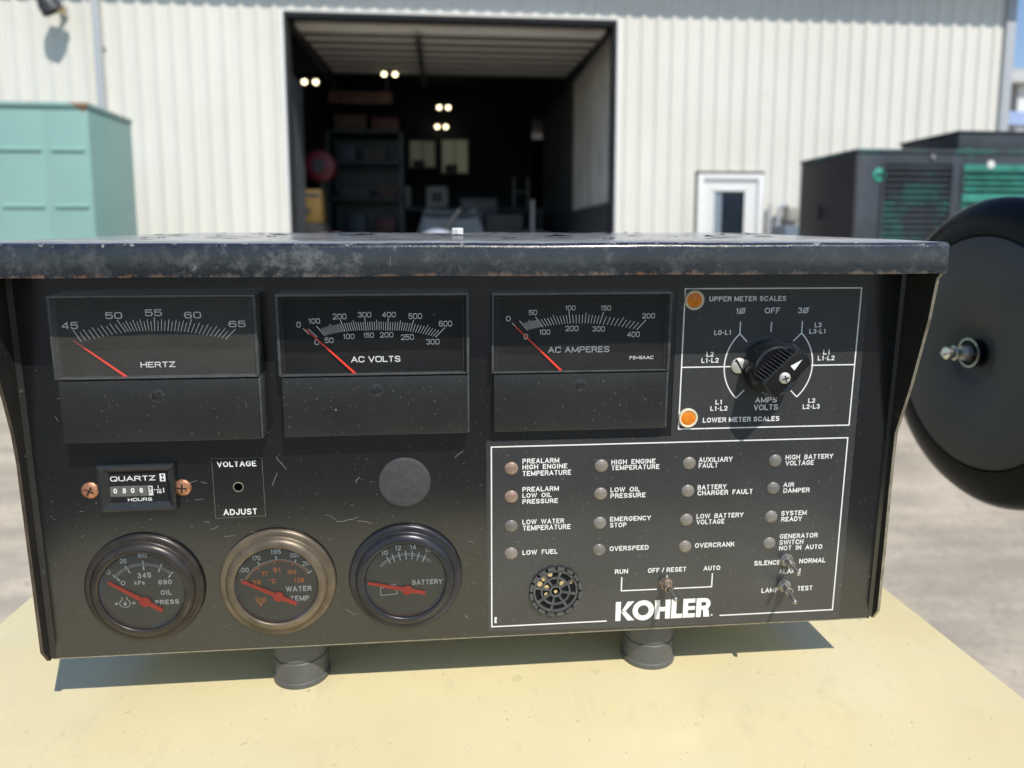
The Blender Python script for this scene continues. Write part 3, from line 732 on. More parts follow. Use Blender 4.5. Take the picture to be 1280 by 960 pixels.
# ---- rectangular panel meters
def meter(key, name, lab, wmat, minor, majors, mediums):
    d = METERS[key]; F_ = d['face']; DL = d['dial']
    (u0, v0), (u1, _), (u2, v3), (u3, v4) = d['outer']
    u0 = (u0+u3)/2; u1 = (u1+u2)/2; vb = (v3+v4)/2; v0 = (v0+d['outer'][1][1])/2
    vm = (d['inner'][2][1]+d['inner'][3][1])/2
    mb = PB(); mb.box(u0+.8, u1-.8, v0+.8, vb-.6, 0.05, DL-.35)
    case = mb.build(name, M['cover'], box, bevel=.0003, label=lab)
    mb = PB(); mb.box(u0+1.2, u1-1.2, v0+1.2, vm+.2, DL-.3, DL-.02); mb.build('dial', M['dial'], case)
    # rim of the clear moulding
    mb = PB(); w = 1.1
    mb.box(u0, u1, v0, v0+w, .1, F_); mb.box(u0, u0+w, v0+w, vm, .1, F_); mb.box(u1-w, u1, v0+w, vm, .1, F_); mb.box(u0, u1, vm, vm+.55, .1, F_-.6)
    mb.build('window_rim', M['window_rim'], case, bevel=.00018)
    mb = PB(); mb.add([(u0+w, v0+w, F_-.25), (u1-w, v0+w, F_-.25), (u1-w, vm, F_-.25), (u0+w, vm, F_-.25)], [(0, 1, 2, 3)])
    mb.build('window', M[wmat], case, smooth=0, recalc=False)
    # bright inner line of the moulding
    mb = PB(); i = 2.6; band(mb, [(u0+i, v0+i*.75), (u1-i, v0+i*.75), (u1-i, vm-.5), (u0+i, vm-.5)], .13, F_-.2, True)
    mb.build('window_line', M['window_rim'], case, smooth=0, recalc=False)
    # lower cover
    mb = PB(); mb.box(u0+1.0, u1-.9, vm+1.2, vb, .1, F_-.15); mb.build('lower_cover', M['cover'], case, bevel=.00045, label=None)
    mb = PB(); mb.box(u1-.85, u1+.0, vm+.6, vb-.3, .1, F_-.9); mb.build('side_strip', M['window_rim'], case, bevel=.0001)
    # recessed cross screw
    su, sv = d['screw']; mb = PB()
    mb.lathe((su, sv, F_-.15), [(2.9, .0), (2.75, .10), (0, .12)], 24, axis=2, closed=False)
    sc_ = mb.build('screw', M['cover'], case)
    a = random.uniform(.4, 1.2); mb = PB()
    for q in (a, a+pi/2):
        mb.add([(su+r*cos(q)+t*sin(q), sv+r*sin(q)-t*cos(q), F_-.15+.14+(q > a)*.01) for r, t in ((-2.1, -.28), (2.1, -.28), (2.1, .28), (-2.1, .28))], [(0, 1, 2, 3)])
    mb.build('screw_slot', M['slot_dark'], sc_, smooth=0, recalc=False)
    mb = PB(); band(mb, [(su+2.9*cos(2*pi*k/28), sv+2.9*sin(2*pi*k/28)) for k in range(28)], .16, F_-.05, True)
    band(mb, [(su-1.9*cos(a+.25), sv-1.9*sin(a+.25)), (su+1.7*cos(a+.1), sv+1.7*sin(a+.1))], .14, F_+.02)
    mb.build('screw_edge', M['window_rim'], sc_, smooth=0, recalc=False)
    # scale
    mb = PB(); zt = DL+.02
    for s_, u, v, w_, h in d['text']: draw_text(mb, s_, u, v, w_, h, zt, weight=.135, radius=.30, ratio=1.35, gap=.16)
    for s_, u, v, w_, h in d['title']: draw_text(mb, s_, u, v, w_, h, zt, weight=.17, radius=.26, ratio=1.3, gap=.14)
    tk = d['ticks']; prs = [(tk[i], tk[i+1]) for i in range(0, len(tk)-1, 2)]
    extra = []
    if key == 'volts': extra = prs[6:]; prs = prs[:6]
    if key == 'amps': extra = prs[5:]; prs = prs[:5]
    for (tp, bt), (tp2, bt2), nmin in zip(prs, prs[1:], minor):
        for k in range(nmin):
            f = k/nmin; B_ = Vector(bt).lerp(Vector(bt2), f)
            # keep the feet of the ticks on a smooth arc
            d0 = (Vector(tp)-Vector(bt)); d1 = (Vector(tp2)-Vector(bt2))
            a0 = atan2(d0.x, -d0.y); a1 = atan2(d1.x, -d1.y); a_ = a0+(a1-a0)*f
            sag = .25*4*f*(1-f); B_.y -= sag
            ln = (6.0 if k == 0 else (5.0 if mediums and k == nmin//2 else 4.1))
            if key == 'hertz': ln = 6.2 if k == 0 else (5.2 if k % 2 == 0 else 4.4)
            ln *= 1.0 if key != 'volts' else .95
            T_ = B_+Vector((sin(a_), -cos(a_)))*ln
            band(mb, [tuple(B_), tuple(T_)], .26 if k else .32, zt+.006)
    band(mb, [prs[-1][1], prs[-1][0]], .32, zt+.006)
    for tp, bt in extra: band(mb, [bt, tp], .30, zt+.01)
    mb.build('scale_print', M['white_ink_dull'], case, smooth=0, recalc=False)
    # needle
    (a, b_), (c, e) = d['needle']; A = Vector((a, b_)); Bv = Vector((c, e)); dv = (Bv-A).normalized(); nv = Vector((-dv.y, dv.x))
    mb = PB(); pts = [A+nv*.16, A-nv*.16, Bv-nv*.52, Bv+nv*.52]
    mb.prism([tuple(p) for p in pts], DL+.75, DL+1.05, order=(0, 1, 2)); mb.build('needle', M['red_needle'], case, smooth=0)
    return case
meter('hertz', 'frequency_meter', 'frequency meter with red needle resting below 45 hertz', 'meter_window_glare', (10, 10, 10, 10), None, False)
meter('volts', 'volt_meter', 'double scale AC volts meter with needle at zero', 'meter_window', (10, 10, 10, 10, 10), None, True)
meter('amps', 'ampere_meter', 'double scale AC amperes meter with needle at zero', 'meter_window_soft', (8, 10, 10, 10), None, True)

# ---- round gauges
def gauge(key, name, lab, bez, tilt_ticks=None):
    d = GAUGES[key]; cu, cv = d['c']; cv += 2.1; C3 = (cu, cv, 0)
    mb = PB(); mb.lathe(C3, [(26.8, .05), (27.3, .4), (27.4, 1.0), (27.0, 1.8), (26.2, 2.3), (24.9, 2.4), (24.3, 2.3), (23.9, 2.6), (23.6, 3.5), (22.8, 4.5), (21.6, 5.1), (20.5, 5.3), (19.8, 5.2), (19.45, 4.8), (19.35, 4.2), (19.3, .4), (18.5, .3)], 96, axis=2, closed=False)
    g = mb.build(name, bez, box, smooth=50, label=lab)
    mb = PB(); disc(mb, (cu, cv), 19.2, 3.1, 64); mb.build('dial', M['gauge_dial'], g, recalc=False, smooth=0)
    mb = PB(); mb.lathe(C3, [(19.25, 4.2), (19.0, 3.9), (18.7, 3.5), (18.5, 3.15)], 64, axis=2, closed=False); mb.build('reflector_ring', M['chrome_inner'], g, smooth=60)
    mb = PB(); mb.lathe(C3, [(19.25, 4.35), (15, 4.9), (8, 5.2), (0, 5.3)], 48, axis=2, closed=False); mb.build('glass', M['gauge_glass'], g, smooth=60)
    ink = M['white_ink']; mb = PB()
    for s_, u, v, w, h in d['text']:
        draw_text(mb, s_, u, v, w, h, 3.160, weight=.23 if s_ in ('OIL', 'PRESS', 'WATER', 'TEMP', 'BATTERY', '345', '690', 'kPa') else .17, radius=.40, ratio=1.15)
    def arc3(pts, off=0):
        # circle through first, middle, last
        (x1, y1), (x2, y2), (x3, y3) = pts[0], pts[len(pts)//2], pts[-1]
        dd = 2*(x1*(y2-y3)+x2*(y3-y1)+x3*(y1-y2))
        ux = ((x1**2+y1**2)*(y2-y3)+(x2**2+y2**2)*(y3-y1)+(x3**2+y3**2)*(y1-y2))/dd
        uy = ((x1**2+y1**2)*(x3-x2)+(x2**2+y2**2)*(x1-x3)+(x3**2+y3**2)*(x2-x1))/dd
        r = sqrt((x1-ux)**2+(y1-uy)**2)+off
        a1 = atan2(y1-uy, x1-ux); a3 = atan2(y3-uy, x3-ux)
        if a3 < a1: a3 += 2*pi
        return [(ux+r*cos(a1+(a3-a1)*k/24), uy+r*sin(a1+(a3-a1)*k/24)) for k in range(25)]
    band(mb, arc3(d['arc'], .42), .20, 3.170)
    if key != 'water': band(mb, arc3(d['arc'], -.42), .20, 3.170)
    tk = d['ticks']
    for i in range(0, len(tk), 2):
        if key == 'water':
            band(mb, [tk[i], tk[i+1]], .55, 3.180)
        elif key == 'oil':
            a, b_ = Vector(tk[i]), Vector(tk[i+1]); band(mb, [tuple(a), tuple(a.lerp(b_, .42))], .5, 3.180); band(mb, [tuple(a.lerp(b_, .58)), tuple(b_)], .7, 3.180)
        else: band(mb, [tk[i], tk[i+1]], .45, 3.180)
    ic = d['icon']
    if key == 'oil':
        ix, iy = ic[0]; ring_p = [(ix-.15+2.35*cos(a), iy+2.1*sin(a)) for a in [radians(-62)+radians(304)*k/22 for k in range(23)]]
        band(mb, ring_p, .38, 3.170)
        band(mb, [(ix-1.25, iy-1.85), (ix-1.25, iy-3.3)], .38, 3.175); band(mb, [(ix+.95, iy-1.85), (ix+.95, iy-3.3)], .38, 3.175)
        mb.add([(ix-.15+.75*cos(a), iy+.45+.75*sin(a), 3.180) for a in [radians(-20)+radians(220)*k/10 for k in range(11)]]+[(ix-.15, iy-1.2, 3.180)], [tuple(range(12))])
        for sx_, x_ in ((1, ix-3.0), (-1, ix+2.8)):
            mb.add([(x_, iy, 3.180), (x_-sx_*1.1, iy-.9, 3.180), (x_-sx_*1.1, iy+.9, 3.180)], [(0, 1, 2)]); band(mb, [(x_-sx_*.9, iy), (x_-sx_*1.8, iy)], .7, 3.184)
    if key == 'battery':
        band(mb, ic[:1]+ic[1:3]+[ic[3]], .34, 3.170); a, b_ = ic[0], ic[3]
        band(mb, [(a[0], a[1]), (a[0]+1.1, a[1]), (a[0]+1.1, a[1]+.35), (a[0]+3.4, a[1]-.05)], .34, 3.175)
        band(mb, [(b_[0]-2.9, b_[1]-.35), (b_[0]-.3, b_[1]-.45)], .8, 3.180)
    mb.build('dial_lettering', ink, g, smooth=0, recalc=False)
    if key == 'water':
        mb = PB()
        for s_, u, v, w, h in d['text2']: draw_text(mb, s_, u, v, w, h, 3.160, weight=.22, radius=.40, ratio=1.15)
        band(mb, arc3(d['arc'], -.32), .34, 3.170)
        ar = arc3(d['arc'], -1.6); ar2 = arc3(d['arc'], -.5)
        for k in (0, 6, 12, 18, 24): band(mb, [ar[k], ar2[k]], .5, 3.175)
        ix, iy = ic[0]; band(mb, [(ix+2.2*cos(a), iy+1.9*sin(a)) for a in [radians(-50)+radians(280)*k/20 for k in range(21)]], .45, 3.170)
        draw_text(mb, 'O3', ix-1.2, iy+.9, 2.6, 1.7, 3.180, weight=.24); band(mb, [(ix-.1, iy+1.9), (ix-.1, iy+3.6)], .8, 3.180)
        mb.build('orange_lettering', M['orange_ink'], g, smooth=0, recalc=False)
    hub, tip, tail = [Vector(p) for p in d['needle']]
    mb = PB(); dv = (tip-hub).normalized(); nv = Vector((-dv.y, dv.x)); dt = (tail-hub).normalized()
    tr = Vector((dt.y, -dt.x))
    pts = [tip+nv*.72, tip-nv*.72, hub-nv*1.1]+[tail-nv*1.05, tail+nv*1.05]+[hub+nv*1.1]
    mb.prism([tuple(p) for p in pts], 3.7, 4.0, order=(0, 1, 2))
    mb.lathe((hub.x, hub.y, 0), [(2.5, 3.65), (2.5, 4.2), (2.0, 4.5), (0, 4.6)], 24, axis=2, closed=False)
    mb.build('needle', M['red_needle'], g, smooth=30)
    return g
gauge('oil', 'oil_pressure_gauge', 'round oil pressure gauge with brown black bezel', M['chrome_brown'])
gauge('water', 'water_temperature_gauge', 'round water temperature gauge with weathered tan bezel', M['chrome_tan'])
gauge('battery', 'battery_gauge', 'round battery gauge with dark chrome bezel', M['chrome_dark'])

# ---- hour meter
mb = PB()
x0, x1, y0, y1 = -175.4, -141.6, 93.7, 115.8
fr_ = [(x0, y0), (x1, y0), (x1, y1), (x0, y1)]; inn = [(-171.0, 97.3), (-145.0, 97.3), (-145.0, 111.9), (-171.0, 111.9)]
mid = [(-173.9, 94.9), (-143.0, 94.9), (-143.0, 114.6), (-173.9, 114.6)]
V_ = [(a, b_, .05) for a, b_ in fr_]+[(a, b_, 2.6) for a, b_ in fr_]+[(a, b_, 3.2) for a, b_ in mid]+[(a, b_, 1.2) for a, b_ in inn]
F_ = []
for r_ in range(3):
    for k in range(4): F_.append((r_*4+k, r_*4+(k+1) % 4, r_*4+4+(k+1) % 4, r_*4+4+k))
mb.add(V_, F_)
hm = mb.build('hour_meter', M['cover'], box, smooth=0, bevel=.00025, recalc=True, label='small rectangular quartz hour meter with white digits')
mb = PB(); mb.box(-171.1, -144.9, 97.2, 112.0, .3, 1.1); mb.build('dial', M['dial'], hm)
mb = PB(); mb.box(-170.8, -151.9, 103.9, 109.0, 1.1, 1.2); mb.build('digit_strip', M['digit_wheel'], hm)
mb = PB(); mb.box(-153.9, -152.0, 104.2, 108.8, 1.2, 1.24); mb.build('white_wheel', M['white_plastic'], hm)
mb = PB(); z_ = 1.28
draw_text(mb, 'QUARTZ', -170.3, 101.5, 19.9, 2.4, z_, weight=.17, radius=.28, ratio=1.3)
draw_text(mb, 'HOURS', -163.4, 111.4, 10.7, 1.6, z_, weight=.20, radius=.26, ratio=1.4)
for ch, u in (('0', -169.4), ('8', -165.4), ('0', -161.7), ('6', -157.9)): draw_text(mb, ch, u, 107.4, 1.6, 2.5, z_, weight=.24)
draw_text(mb, '1', -149.9, 105.4, .6, 1.4, z_, weight=.25); draw_text(mb, '10', -150.4, 107.9, 2.2, 1.4, z_, weight=.25)
band(mb, [(-150.5, 105.95), (-148.3, 105.95)], .3, z_); band(mb, [(-151.6, 106.1), (-150.9, 106.1)], .35, z_)
draw_text(mb, '1', -147.7, 107.6, .8, 2.3, z_, weight=.3)
mb.add([(-148.5, 98.3, z_), (-146.0, 98.3, z_), (-146.0, 102.1, z_), (-148.5, 102.1, z_)], [(0, 1, 2, 3)])
mb.build('dial_lettering', M['white_ink'], hm, smooth=0, recalc=False)
mb = PB(); z2 = 1.31
mb.add([(-148.0, 98.8, z2), (-146.5, 98.8, z2), (-147.25, 100.2, z2)], [(0, 1, 2)]); mb.add([(-148.0, 101.6, z2), (-146.5, 101.6, z2), (-147.25, 100.2, z2)], [(0, 1, 2)])
draw_text(mb, '7', -153.6, 106.3, 1.1, 1.6, z2, weight=.3); band(mb, [(-153.6, 107.2), (-152.6, 107.2)], .35, z2)
mb.build('black_marks', M['slot_dark'], hm, smooth=0, recalc=False)
mb = PB(); mb.add([(-170.9, 97.4, 1.9), (-145.1, 97.4, 1.9), (-145.1, 111.8, 1.9), (-170.9, 111.8, 1.9)], [(0, 1, 2, 3)])
mb.build('window', M['meter_window'], hm, smooth=0, recalc=False)

def cross_screw(u, v, r, mat, name='screw', par=box, o=0.0, ang=.3, lab=None, slot=False):
    mb = PB(); mb.lathe((u, v, o), [(r, .05), (r, .45), (r*.86, .95), (r*.5, 1.35), (0, 1.45)], 28, axis=2, closed=False)
    s = mb.build(name, mat, par, smooth=50, label=lab); mb = PB()
    if slot:
        q = ang; mb.prism([(u+a*cos(q)-b_*sin(q), v+a*sin(q)+b_*cos(q)) for a, b_ in ((-r*.95, -.42), (r*.95, -.42), (r*.95, .42), (-r*.95, .42))], o+.9, o+1.52, order=(0, 1, 2))
    else:
        for i, q in enumerate((ang, ang+pi/2)):
            mb.prism([(u+a*cos(q)-b_*sin(q), v+a*sin(q)+b_*cos(q)) for a, b_ in ((-r*.55, -.33), (r*.55, -.33), (r*.55, .33), (-r*.55, .33))], o+1.0, o+1.46+.03*i, order=(0, 1, 2))
    mb.build('screw_slot', M['slot_dark'], s, smooth=0)
    return s
cross_screw(-180.0, 105.9, 4.0, M['copper'], 'meter_screw', ang=.5, lab='rusty copper coloured screw left of the hour meter')
cross_screw(-139.1, 105.9, 4.0, M['copper'], 'meter_screw', ang=.1, lab='rusty copper coloured screw right of the hour meter')

# ---- blanking plug
mb = PB(); mb.lathe((-37.0, 106.6, 0), [(12.4, .05), (12.3, .9), (11.9, 1.35), (11.2, 1.5), (0, 1.55)], 56, axis=2, closed=False)
mb.build('blanking_plug', M['plug'], box, smooth=40, label='round matt grey rubber blanking plug')

# ---- indicator lamps, four by four
LU = [14.1, 58.1, 102.1, 146.1]; LV = [101.2, 115.7, 131.0, 145.4]
mb = MB(); mb.lathe((0, 0, 0), [(3.25, 0), (3.25, -.00035*1000/1000), (0, 0)], 4)  # replaced below
mb = MB(); r = .00315
mb.lathe((0, 0, 0), [(r*1.06, 0), (r*1.06, .0001), (r*.97, .0004), (r*.75, .00085), (r*.4, .00115), (0, .00125)], 28, axis=2, closed=False)
proto = None
for j, v in enumerate(LV):
    for i, u in enumerate(LU):
        if proto is None:
            o_ = mb.build('indicator_lamp', M['lamp_lens_warm'], box, smooth=60); proto = o_
        else: o_ = proto.copy(); COL.objects.link(o_); o_.parent = box
        o_.location = PT(u, v, HO-.02); o_.rotation_euler = (pi/2, 0, 0)
        if (i == 0 and j < 2):
            o_['label'] = 'indicator lamp with an orange tinge in its lens'
        elif j == 0 and i == 1:
            me2 = proto.data.copy(); me2.materials[0] = M['lamp_lens']; grey = me2; o_.data = me2
        else: o_.data = grey
# ---- the two orange scale lamps
for (u, v), lab in (((100.4, 19.9), 'orange lamp by the upper meter scales legend'), ((100.2, 77.8), 'orange lamp by the lower meter scales legend')):
    mb = PB(); mb.lathe((u, v, 0), [(4.75, HO), (4.75, 1.4), (4.4, 1.75), (3.75, 1.6), (3.55, 1.0)], 40, axis=2, closed=False)
    rg = mb.build('scale_lamp', M['cream_ring'], box, smooth=50, label=lab)
    mb = PB(); mb.lathe((u, v, 0), [(3.6, .6), (3.6, 1.2), (2.5, 1.55), (0, 1.7)], 32, axis=2, closed=False); mb.build('lens', M['orange_lens'], rg, smooth=60)

# ---- selector knob
cross_screw(124.3, 52.2, 3.9, M['silver_screw'], 'slotted_screw', ang=1.05, o=.3, lab='dull silver slotted screw beside the selector knob', slot=True)
mb = PB(); K3 = (KC[0], KC[1], 0)
mb.lathe(K3, [(12.6, HO+.05), (13.2, .9), (13.2, 3.4), (12.9, 6.5), (12.5, 9.4), (11.9, 10.8), (10.9, 11.3), (10.2, 10.9), (0, 10.6)], 56, axis=2, closed=False)
M['knob'] = simple('glossy black knob plastic', (.012, .012, .012), .22, var=.3, coat=.3, scale=200)
M['rib'] = simple('satin black ribs', (.035, .036, .038), .3, var=.3, scale=200)
kn = mb.build('selector_knob', M['knob'], box, smooth=40, label='large black meter selector knob with ribbed grip')
ka = radians(-44); ux, uy = cos(ka), sin(ka)
def KP(a, b_): return (KC[0]+a*ux-b_*uy*1.0, KC[1]+a*uy+b_*ux)       # a along the grip, b across (positive: lower right)
mb = PB()
lo = [KP(-12.6, -5.4), KP(11, -5.8), KP(15.6, -1.5), KP(16.6, 1.0), KP(14.0, 5.6), KP(-13.0, 6.0), KP(-13.8, 1.0)]
hi = [KP(-10.3, -4.4), KP(10.3, -4.7), KP(12.8, -1.8), KP(13.3, 1.2), KP(11.6, 5.0), KP(-10.6, 5.5), KP(-11.0, 1.0)]
n = len(lo); mb.add([(a, b_, 1.4) for a, b_ in lo]+[(a, b_, 18.2) for a, b_ in hi], [tuple(range(n))[::-1], tuple(range(n, 2*n))]+[(i, (i+1) % n, n+(i+1) % n, n+i) for i in range(n)])
mb.build('grip', M['knob'], kn, smooth=25, bevel=.0005, bseg=3)
for k in range(11):
    a = -9.0+k*1.72; mb = PB()
    p = [KP(a-.42, -7.6), KP(a+.42, -7.6), KP(a+.42, -4.3), KP(a-.42, -4.3)]; q = [KP(a-.36, -5.4), KP(a+.36, -5.4), KP(a+.36, -4.2), KP(a-.36, -4.2)]
    mb.add([(x, y, 9.0) for x, y in p]+[(x, y, 17.8) for x, y in q], [(3, 2, 1, 0), (4, 5, 6, 7), (0, 1, 5, 4), (1, 2, 6, 5), (2, 3, 7, 6), (3, 0, 4, 7)])
    mb.build('grip_rib', M['rib'], kn, smooth=0, bevel=.00012)
mb = PB(); band(mb, [hi[0], hi[1]], .22, 18.26); mb.build('grip_edge_wear', M['window_rim'], kn, recalc=False, smooth=0)
mb = PB(); mb.add([(*KP(3.9+.3, -1.6), 18.3), (*KP(3.9+.3, 1.4), 18.3), (*KP(10.2, 0.1), 18.3)], [(0, 1, 2)]); mb.build('pointer_mark', M['white_ink'], kn, recalc=False, smooth=0)
s0 = KP(-1.4, .9); cross_screw(s0[0], s0[1], 2.75, M['silver_screw'], 'grip_screw', kn, 18.0, 1.3)

# ---- buzzer grille
BC = (36.5, 166.2); B3 = (BC[0], BC[1], 0)
mb = PB(); mb.lathe(B3, [(13.0, HO), (13.0, .9), (12.3, 1.1), (11.6, .6), (11.3, -.0)], 64, axis=2, closed=False)
M['tooth'] = simple('grey moulded plastic', (.075, .077, .08), .3, var=.3, scale=300)
bz = mb.build('buzzer', M['slot_dark'], box, smooth=40, label='round black notched buzzer grille')
mb = PB(); disc(mb, BC, 11.4, .38, 48); mb.build('grille_back', M['dial'], bz, recalc=False, smooth=0)
for k in range(16):
    a0 = 2*pi*k/16+.06; a1 = 2*pi*(k+1)/16-.06
    mb = PB(); P_ = []
    for r_ in (11.7, 13.1):
        for q in range(5):
            a = a0+(a1-a0)*q/4; P_.append((BC[0]+r_*cos(a), BC[1]+r_*sin(a)))
    poly = P_[:5]+P_[5:][::-1]; mb.prism(poly, .9, 2.0, order=(0, 1, 2)); mb.build('ring_tooth', M['tooth'], bz, bevel=.0001)
mb = PB()
for r0, r1, zz in ((10.2, 11.3, 1.2), (6.6, 7.5, 1.35), (2.2, 3.2, 1.5)):
    mb.lathe(B3, [(r0, .4), (r0, zz), (r1, zz), (r1, .4)], 48, axis=2, closed=False)
mb.build('grille_rings', M['tooth'], bz, smooth=30)
for k in range(8):
    a = 2*pi*k/8+.2; mb = PB()
    mb.prism([(BC[0]+r_*cos(a)-w*sin(a), BC[1]+r_*sin(a)+w*cos(a)) for r_, w in ((2.8, -.5), (10.6, -.7), (10.6, .7), (2.8, .5))], .4, 1.1, order=(0, 1, 2)); mb.build('spoke', M['tooth'], bz)
mb = PB()
for a, r_, s_ in ((3.6, 8.8, 1.5), (4.0, 8.8, 1.5), (3.55, 4.9, 1.3), (5.5, 5.0, 1.7), (5.75, 8.6, 1.2), (2.75, 5.0, 1.1), (4.4, 9.2, 1.3), (4.95, 9.4, .8)):
    disc(mb, (BC[0]+r_*cos(a), BC[1]+r_*sin(a)), s_, .48, 7)
disc(mb, BC, .9, 1.5, 10)
mb.build('contact_plate', M['brass'], bz, recalc=False, smooth=0)

# ---- toggle switches
def toggle(u, v, du, dv, mat, lab, L_=17):
    mb = PB(); mb.lathe((u, v, 0), [(3.4, HO), (3.4, .9), (0, .9)], 24, axis=2, closed=False)
    base = mb.build('toggle_switch', mat, box, label=lab)
    mb = PB(); mb.lathe((u, v, 0), [(3.05, .9), (3.05, 2.4), (2.8, 2.6), (1.9, 2.6)], 6, axis=2, closed=False, a0=.3)
    mb.lathe((u, v, 0), [(2.1, 2.4), (2.1, 6.2), (1.9, 6.6), (1.35, 6.6), (1.35, 5.4), (0, 5.4)], 24, axis=2, closed=False)
    mb.build('nut', mat, base, smooth=30)
    mb = PB(); pts = [(u+du*t, v+dv*t, 5+(L_-5)*t) for t in (0, .3, .6, .85, .95, 1)]
    mb.tube(pts, [.95, .9, 1.05, 1.25, 1.15, .6], 12); mb.build('lever', M['nut_metal'] if mat != M['bright_metal'] else M['bright_metal'], base, smooth=60)
toggle(92.9, 165.0, .2, -.6, M['rusty_steel'], 'rusty toggle switch between run, off and auto')
toggle(155.9, 154.9, -1.6, -1.2, M['nut_metal'], 'steel toggle switch between silence and normal')
toggle(155.7, 169.2, -2.2, -.3, M['nut_metal'], 'steel toggle switch between lamp and test')

# ---- small dab and scratches standing on the panel
mb = PB(); rnd = random.Random(5)
def squig(u, v, L_, ang, t):
    pts = [(u, v)]; a = ang
    for _ in range(6): a += rnd.uniform(-.28, .28); u += L_/6*cos(a); v += L_/6*sin(a); pts.append((u, v))
    return pts
for (u, v, L_, a, t) in [(-190, 62, 5, .2, .25), (-189, 80.5, 6, .1, .5), (-187, 81.5, 3, -.3, .7), (-192, 70, 3, 1, .2), (-70, 125.2, 11, .1, .3), (-60, 125.6, 7, -.3, .35), (-75, 122, 6, .2, .2),
                         (-128, 127, 4, .1, .3), (-122, 131, 5, .2, .3), (-131, 123, 3, .3, .3), (-110, 129, 4, 0, .25), (-96, 92, 8, 1.5, .3), (-96, 100, 7, 1.6, .3), (-60, 106, 3.5, -1, .4), (-13, 95, 5, -.5, .3),
                         (-67, 171, 4, .9, .25), (-64, 174.5, 2.5, -.4, .3), (-7, 138, 3, .4, .3), (-5, 160, 3, .6, .25), (-9, 178, 3, .2, .25), (-136, 104, 4, -.3, .25), (-131, 103.4, 3, 0, .25), (-120, 104.4, 2, .2, .2), (-134, 112, 4, .2, .25)]:
    band(mb, squig(u, v, L_, a, t), t, .06)
for _ in range(120):
    u = rnd.uniform(-203, 0); v = rnd.uniform(88, 188); L_ = rnd.uniform(.4, 1.7)
    if any((u-GAUGES[g_]['c'][0])**2+(v-GAUGES[g_]['c'][1])**2 < 27.5**2 for g_ in GAUGES) or (-183 < u < -135 and v < 118) or (-127 < u < -100 and v < 124) or ((u+37)**2+(v-106.6)**2 < 170): continue
    band(mb, squig(u, v, L_, rnd.uniform(-.3, .6), .2), rnd.uniform(.06, .22), .06)
kind(mb.build('scratches', simple('scraped paint', (.16, .156, .145), .5, var=.4, scale=300), box, smooth=0, recalc=False), 'stuff')

# ---- rubber feet (they stand on the yellow sheet)
for u, o in ((-94.3, -22.5), (92.0, -22.5), (-94.3, -190), (92.0, -190)):
    zb = -.2190; yb = -o/1000                       # bottom of the foot in world height
    vfoot = -((zb - yb*sin(TILT))/cos(TILT))*1000
    mb = PB(); mb.lathe((u, 0, o), [(13.6, 189.8), (13.9, 192), (13.9, vfoot-15.2), (13.4, vfoot-14.8), (13.4, vfoot-14.2), (13.9, vfoot-13.8), (13.9, vfoot-3.6), (14.5, vfoot-3.2), (14.6, vfoot-.6), (14.2, vfoot+.2), (0, vfoot+.2)], 40, axis=1, closed=False)
    f_ = mb.build('rubber_foot', M['rubber'], box, smooth=40)

# ------------------------------------------------------------------ yellow generator housing under the box
yel = thing('generator_housing', 'pale yellow painted sheet steel housing under the control box', 'generator housing', loc=(0, .2, -1.35))
def YB(): return MB(lambda x, y, z: (x, y-.2, z+1.35))
YX0, YX1, YY0, YY1, YZ = -.2863, .2702, -.17, .62, -.219
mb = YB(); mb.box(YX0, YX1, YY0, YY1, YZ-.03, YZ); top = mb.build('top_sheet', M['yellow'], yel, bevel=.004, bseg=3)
mb = YB(); mb.box(YX0+.004, YX1-.004, YY0+.004, YY1-.004, -1.28, YZ-.0305); mb.build('side_walls', M['yellow'], yel)
mb = YB(); mb.box(YX0+.02, YX1-.02, YY0+.02, YY1-.02, -1.35, -1.281); mb.build('skid_base', M['panel'], yel)

# ------------------------------------------------------------------ black air cleaner canister on the right
AX = (.462, .28, -.094)
M['can_cap'] = simple('dull grey black canister paint', (.066, .071, .070), .7, var=.12, scale=12, spec=.3)
M['can_body'] = simple('glossy black canister paint', (.0025, .004, .0075), .30, var=.2, scale=12, spec=.14)
can = thing('air_cleaner', 'large round black air cleaner canister with threaded centre stud', 'air cleaner', loc=(.70, .28, -1.35))
def CB(): return MB(lambda x, y, z: (x-.70, y-.28, z+1.35))
mb = CB(); mb.lathe(AX, [(.1068, .010), (.1078, .0045), (.115, .0038), (.127, .0065), (.136, .011), (.1405, .017), (.1412, .022), (.1385, .027), (.125, .029), (.09, .033), (.080, .045), (.080, .32), (.07, .33), (0, .33)], 96, axis=0, closed=False)
mb.build('canister_body', M['can_body'], can, smooth=50)
mb = CB(); mb.lathe(AX, [(.1062, .009), (.1058, .0040), (.103, .0025), (.030, .0), (.027, .003), (.018, .007), (0, .007)], 96, axis=0, closed=False)
mb.build('end_cap', M['can_cap'], can, smooth=50)
mb = CB(); mb.lathe(AX, [(.0, -.002), (.0125, -.002), (.0125, .006)], 32, axis=0, closed=False); mb.build('washer', M['can_body'], can)
mb = CB(); mb.lathe(AX, [(.0075, -.002), (.0075, -.009), (.0068, -.010), (0, -.010)], 6, axis=0, closed=False); mb.build('nut', M['nut_metal'], can)
mb = CB(); mb.lathe(AX, [(.0122, -.0022), (.0122, -.0034), (.0132, -.0034), (.0132, -.0022)], 40, axis=0, closed=False); mb.build('washer_rim', M['bright_metal'], can)
mb = CB(); mb.lathe(AX, [(.0036, -.0095), (.0036, -.016), (.0064, -.0162), (.0064, -.0175), (.0054, -.0176), (.0054, -.025), (.0024, -.0255), (.0022, -.0285), (0, -.0285)], 24, axis=0, closed=False)
mb.build('threaded_stud', M['bright_metal'], can, smooth=50)
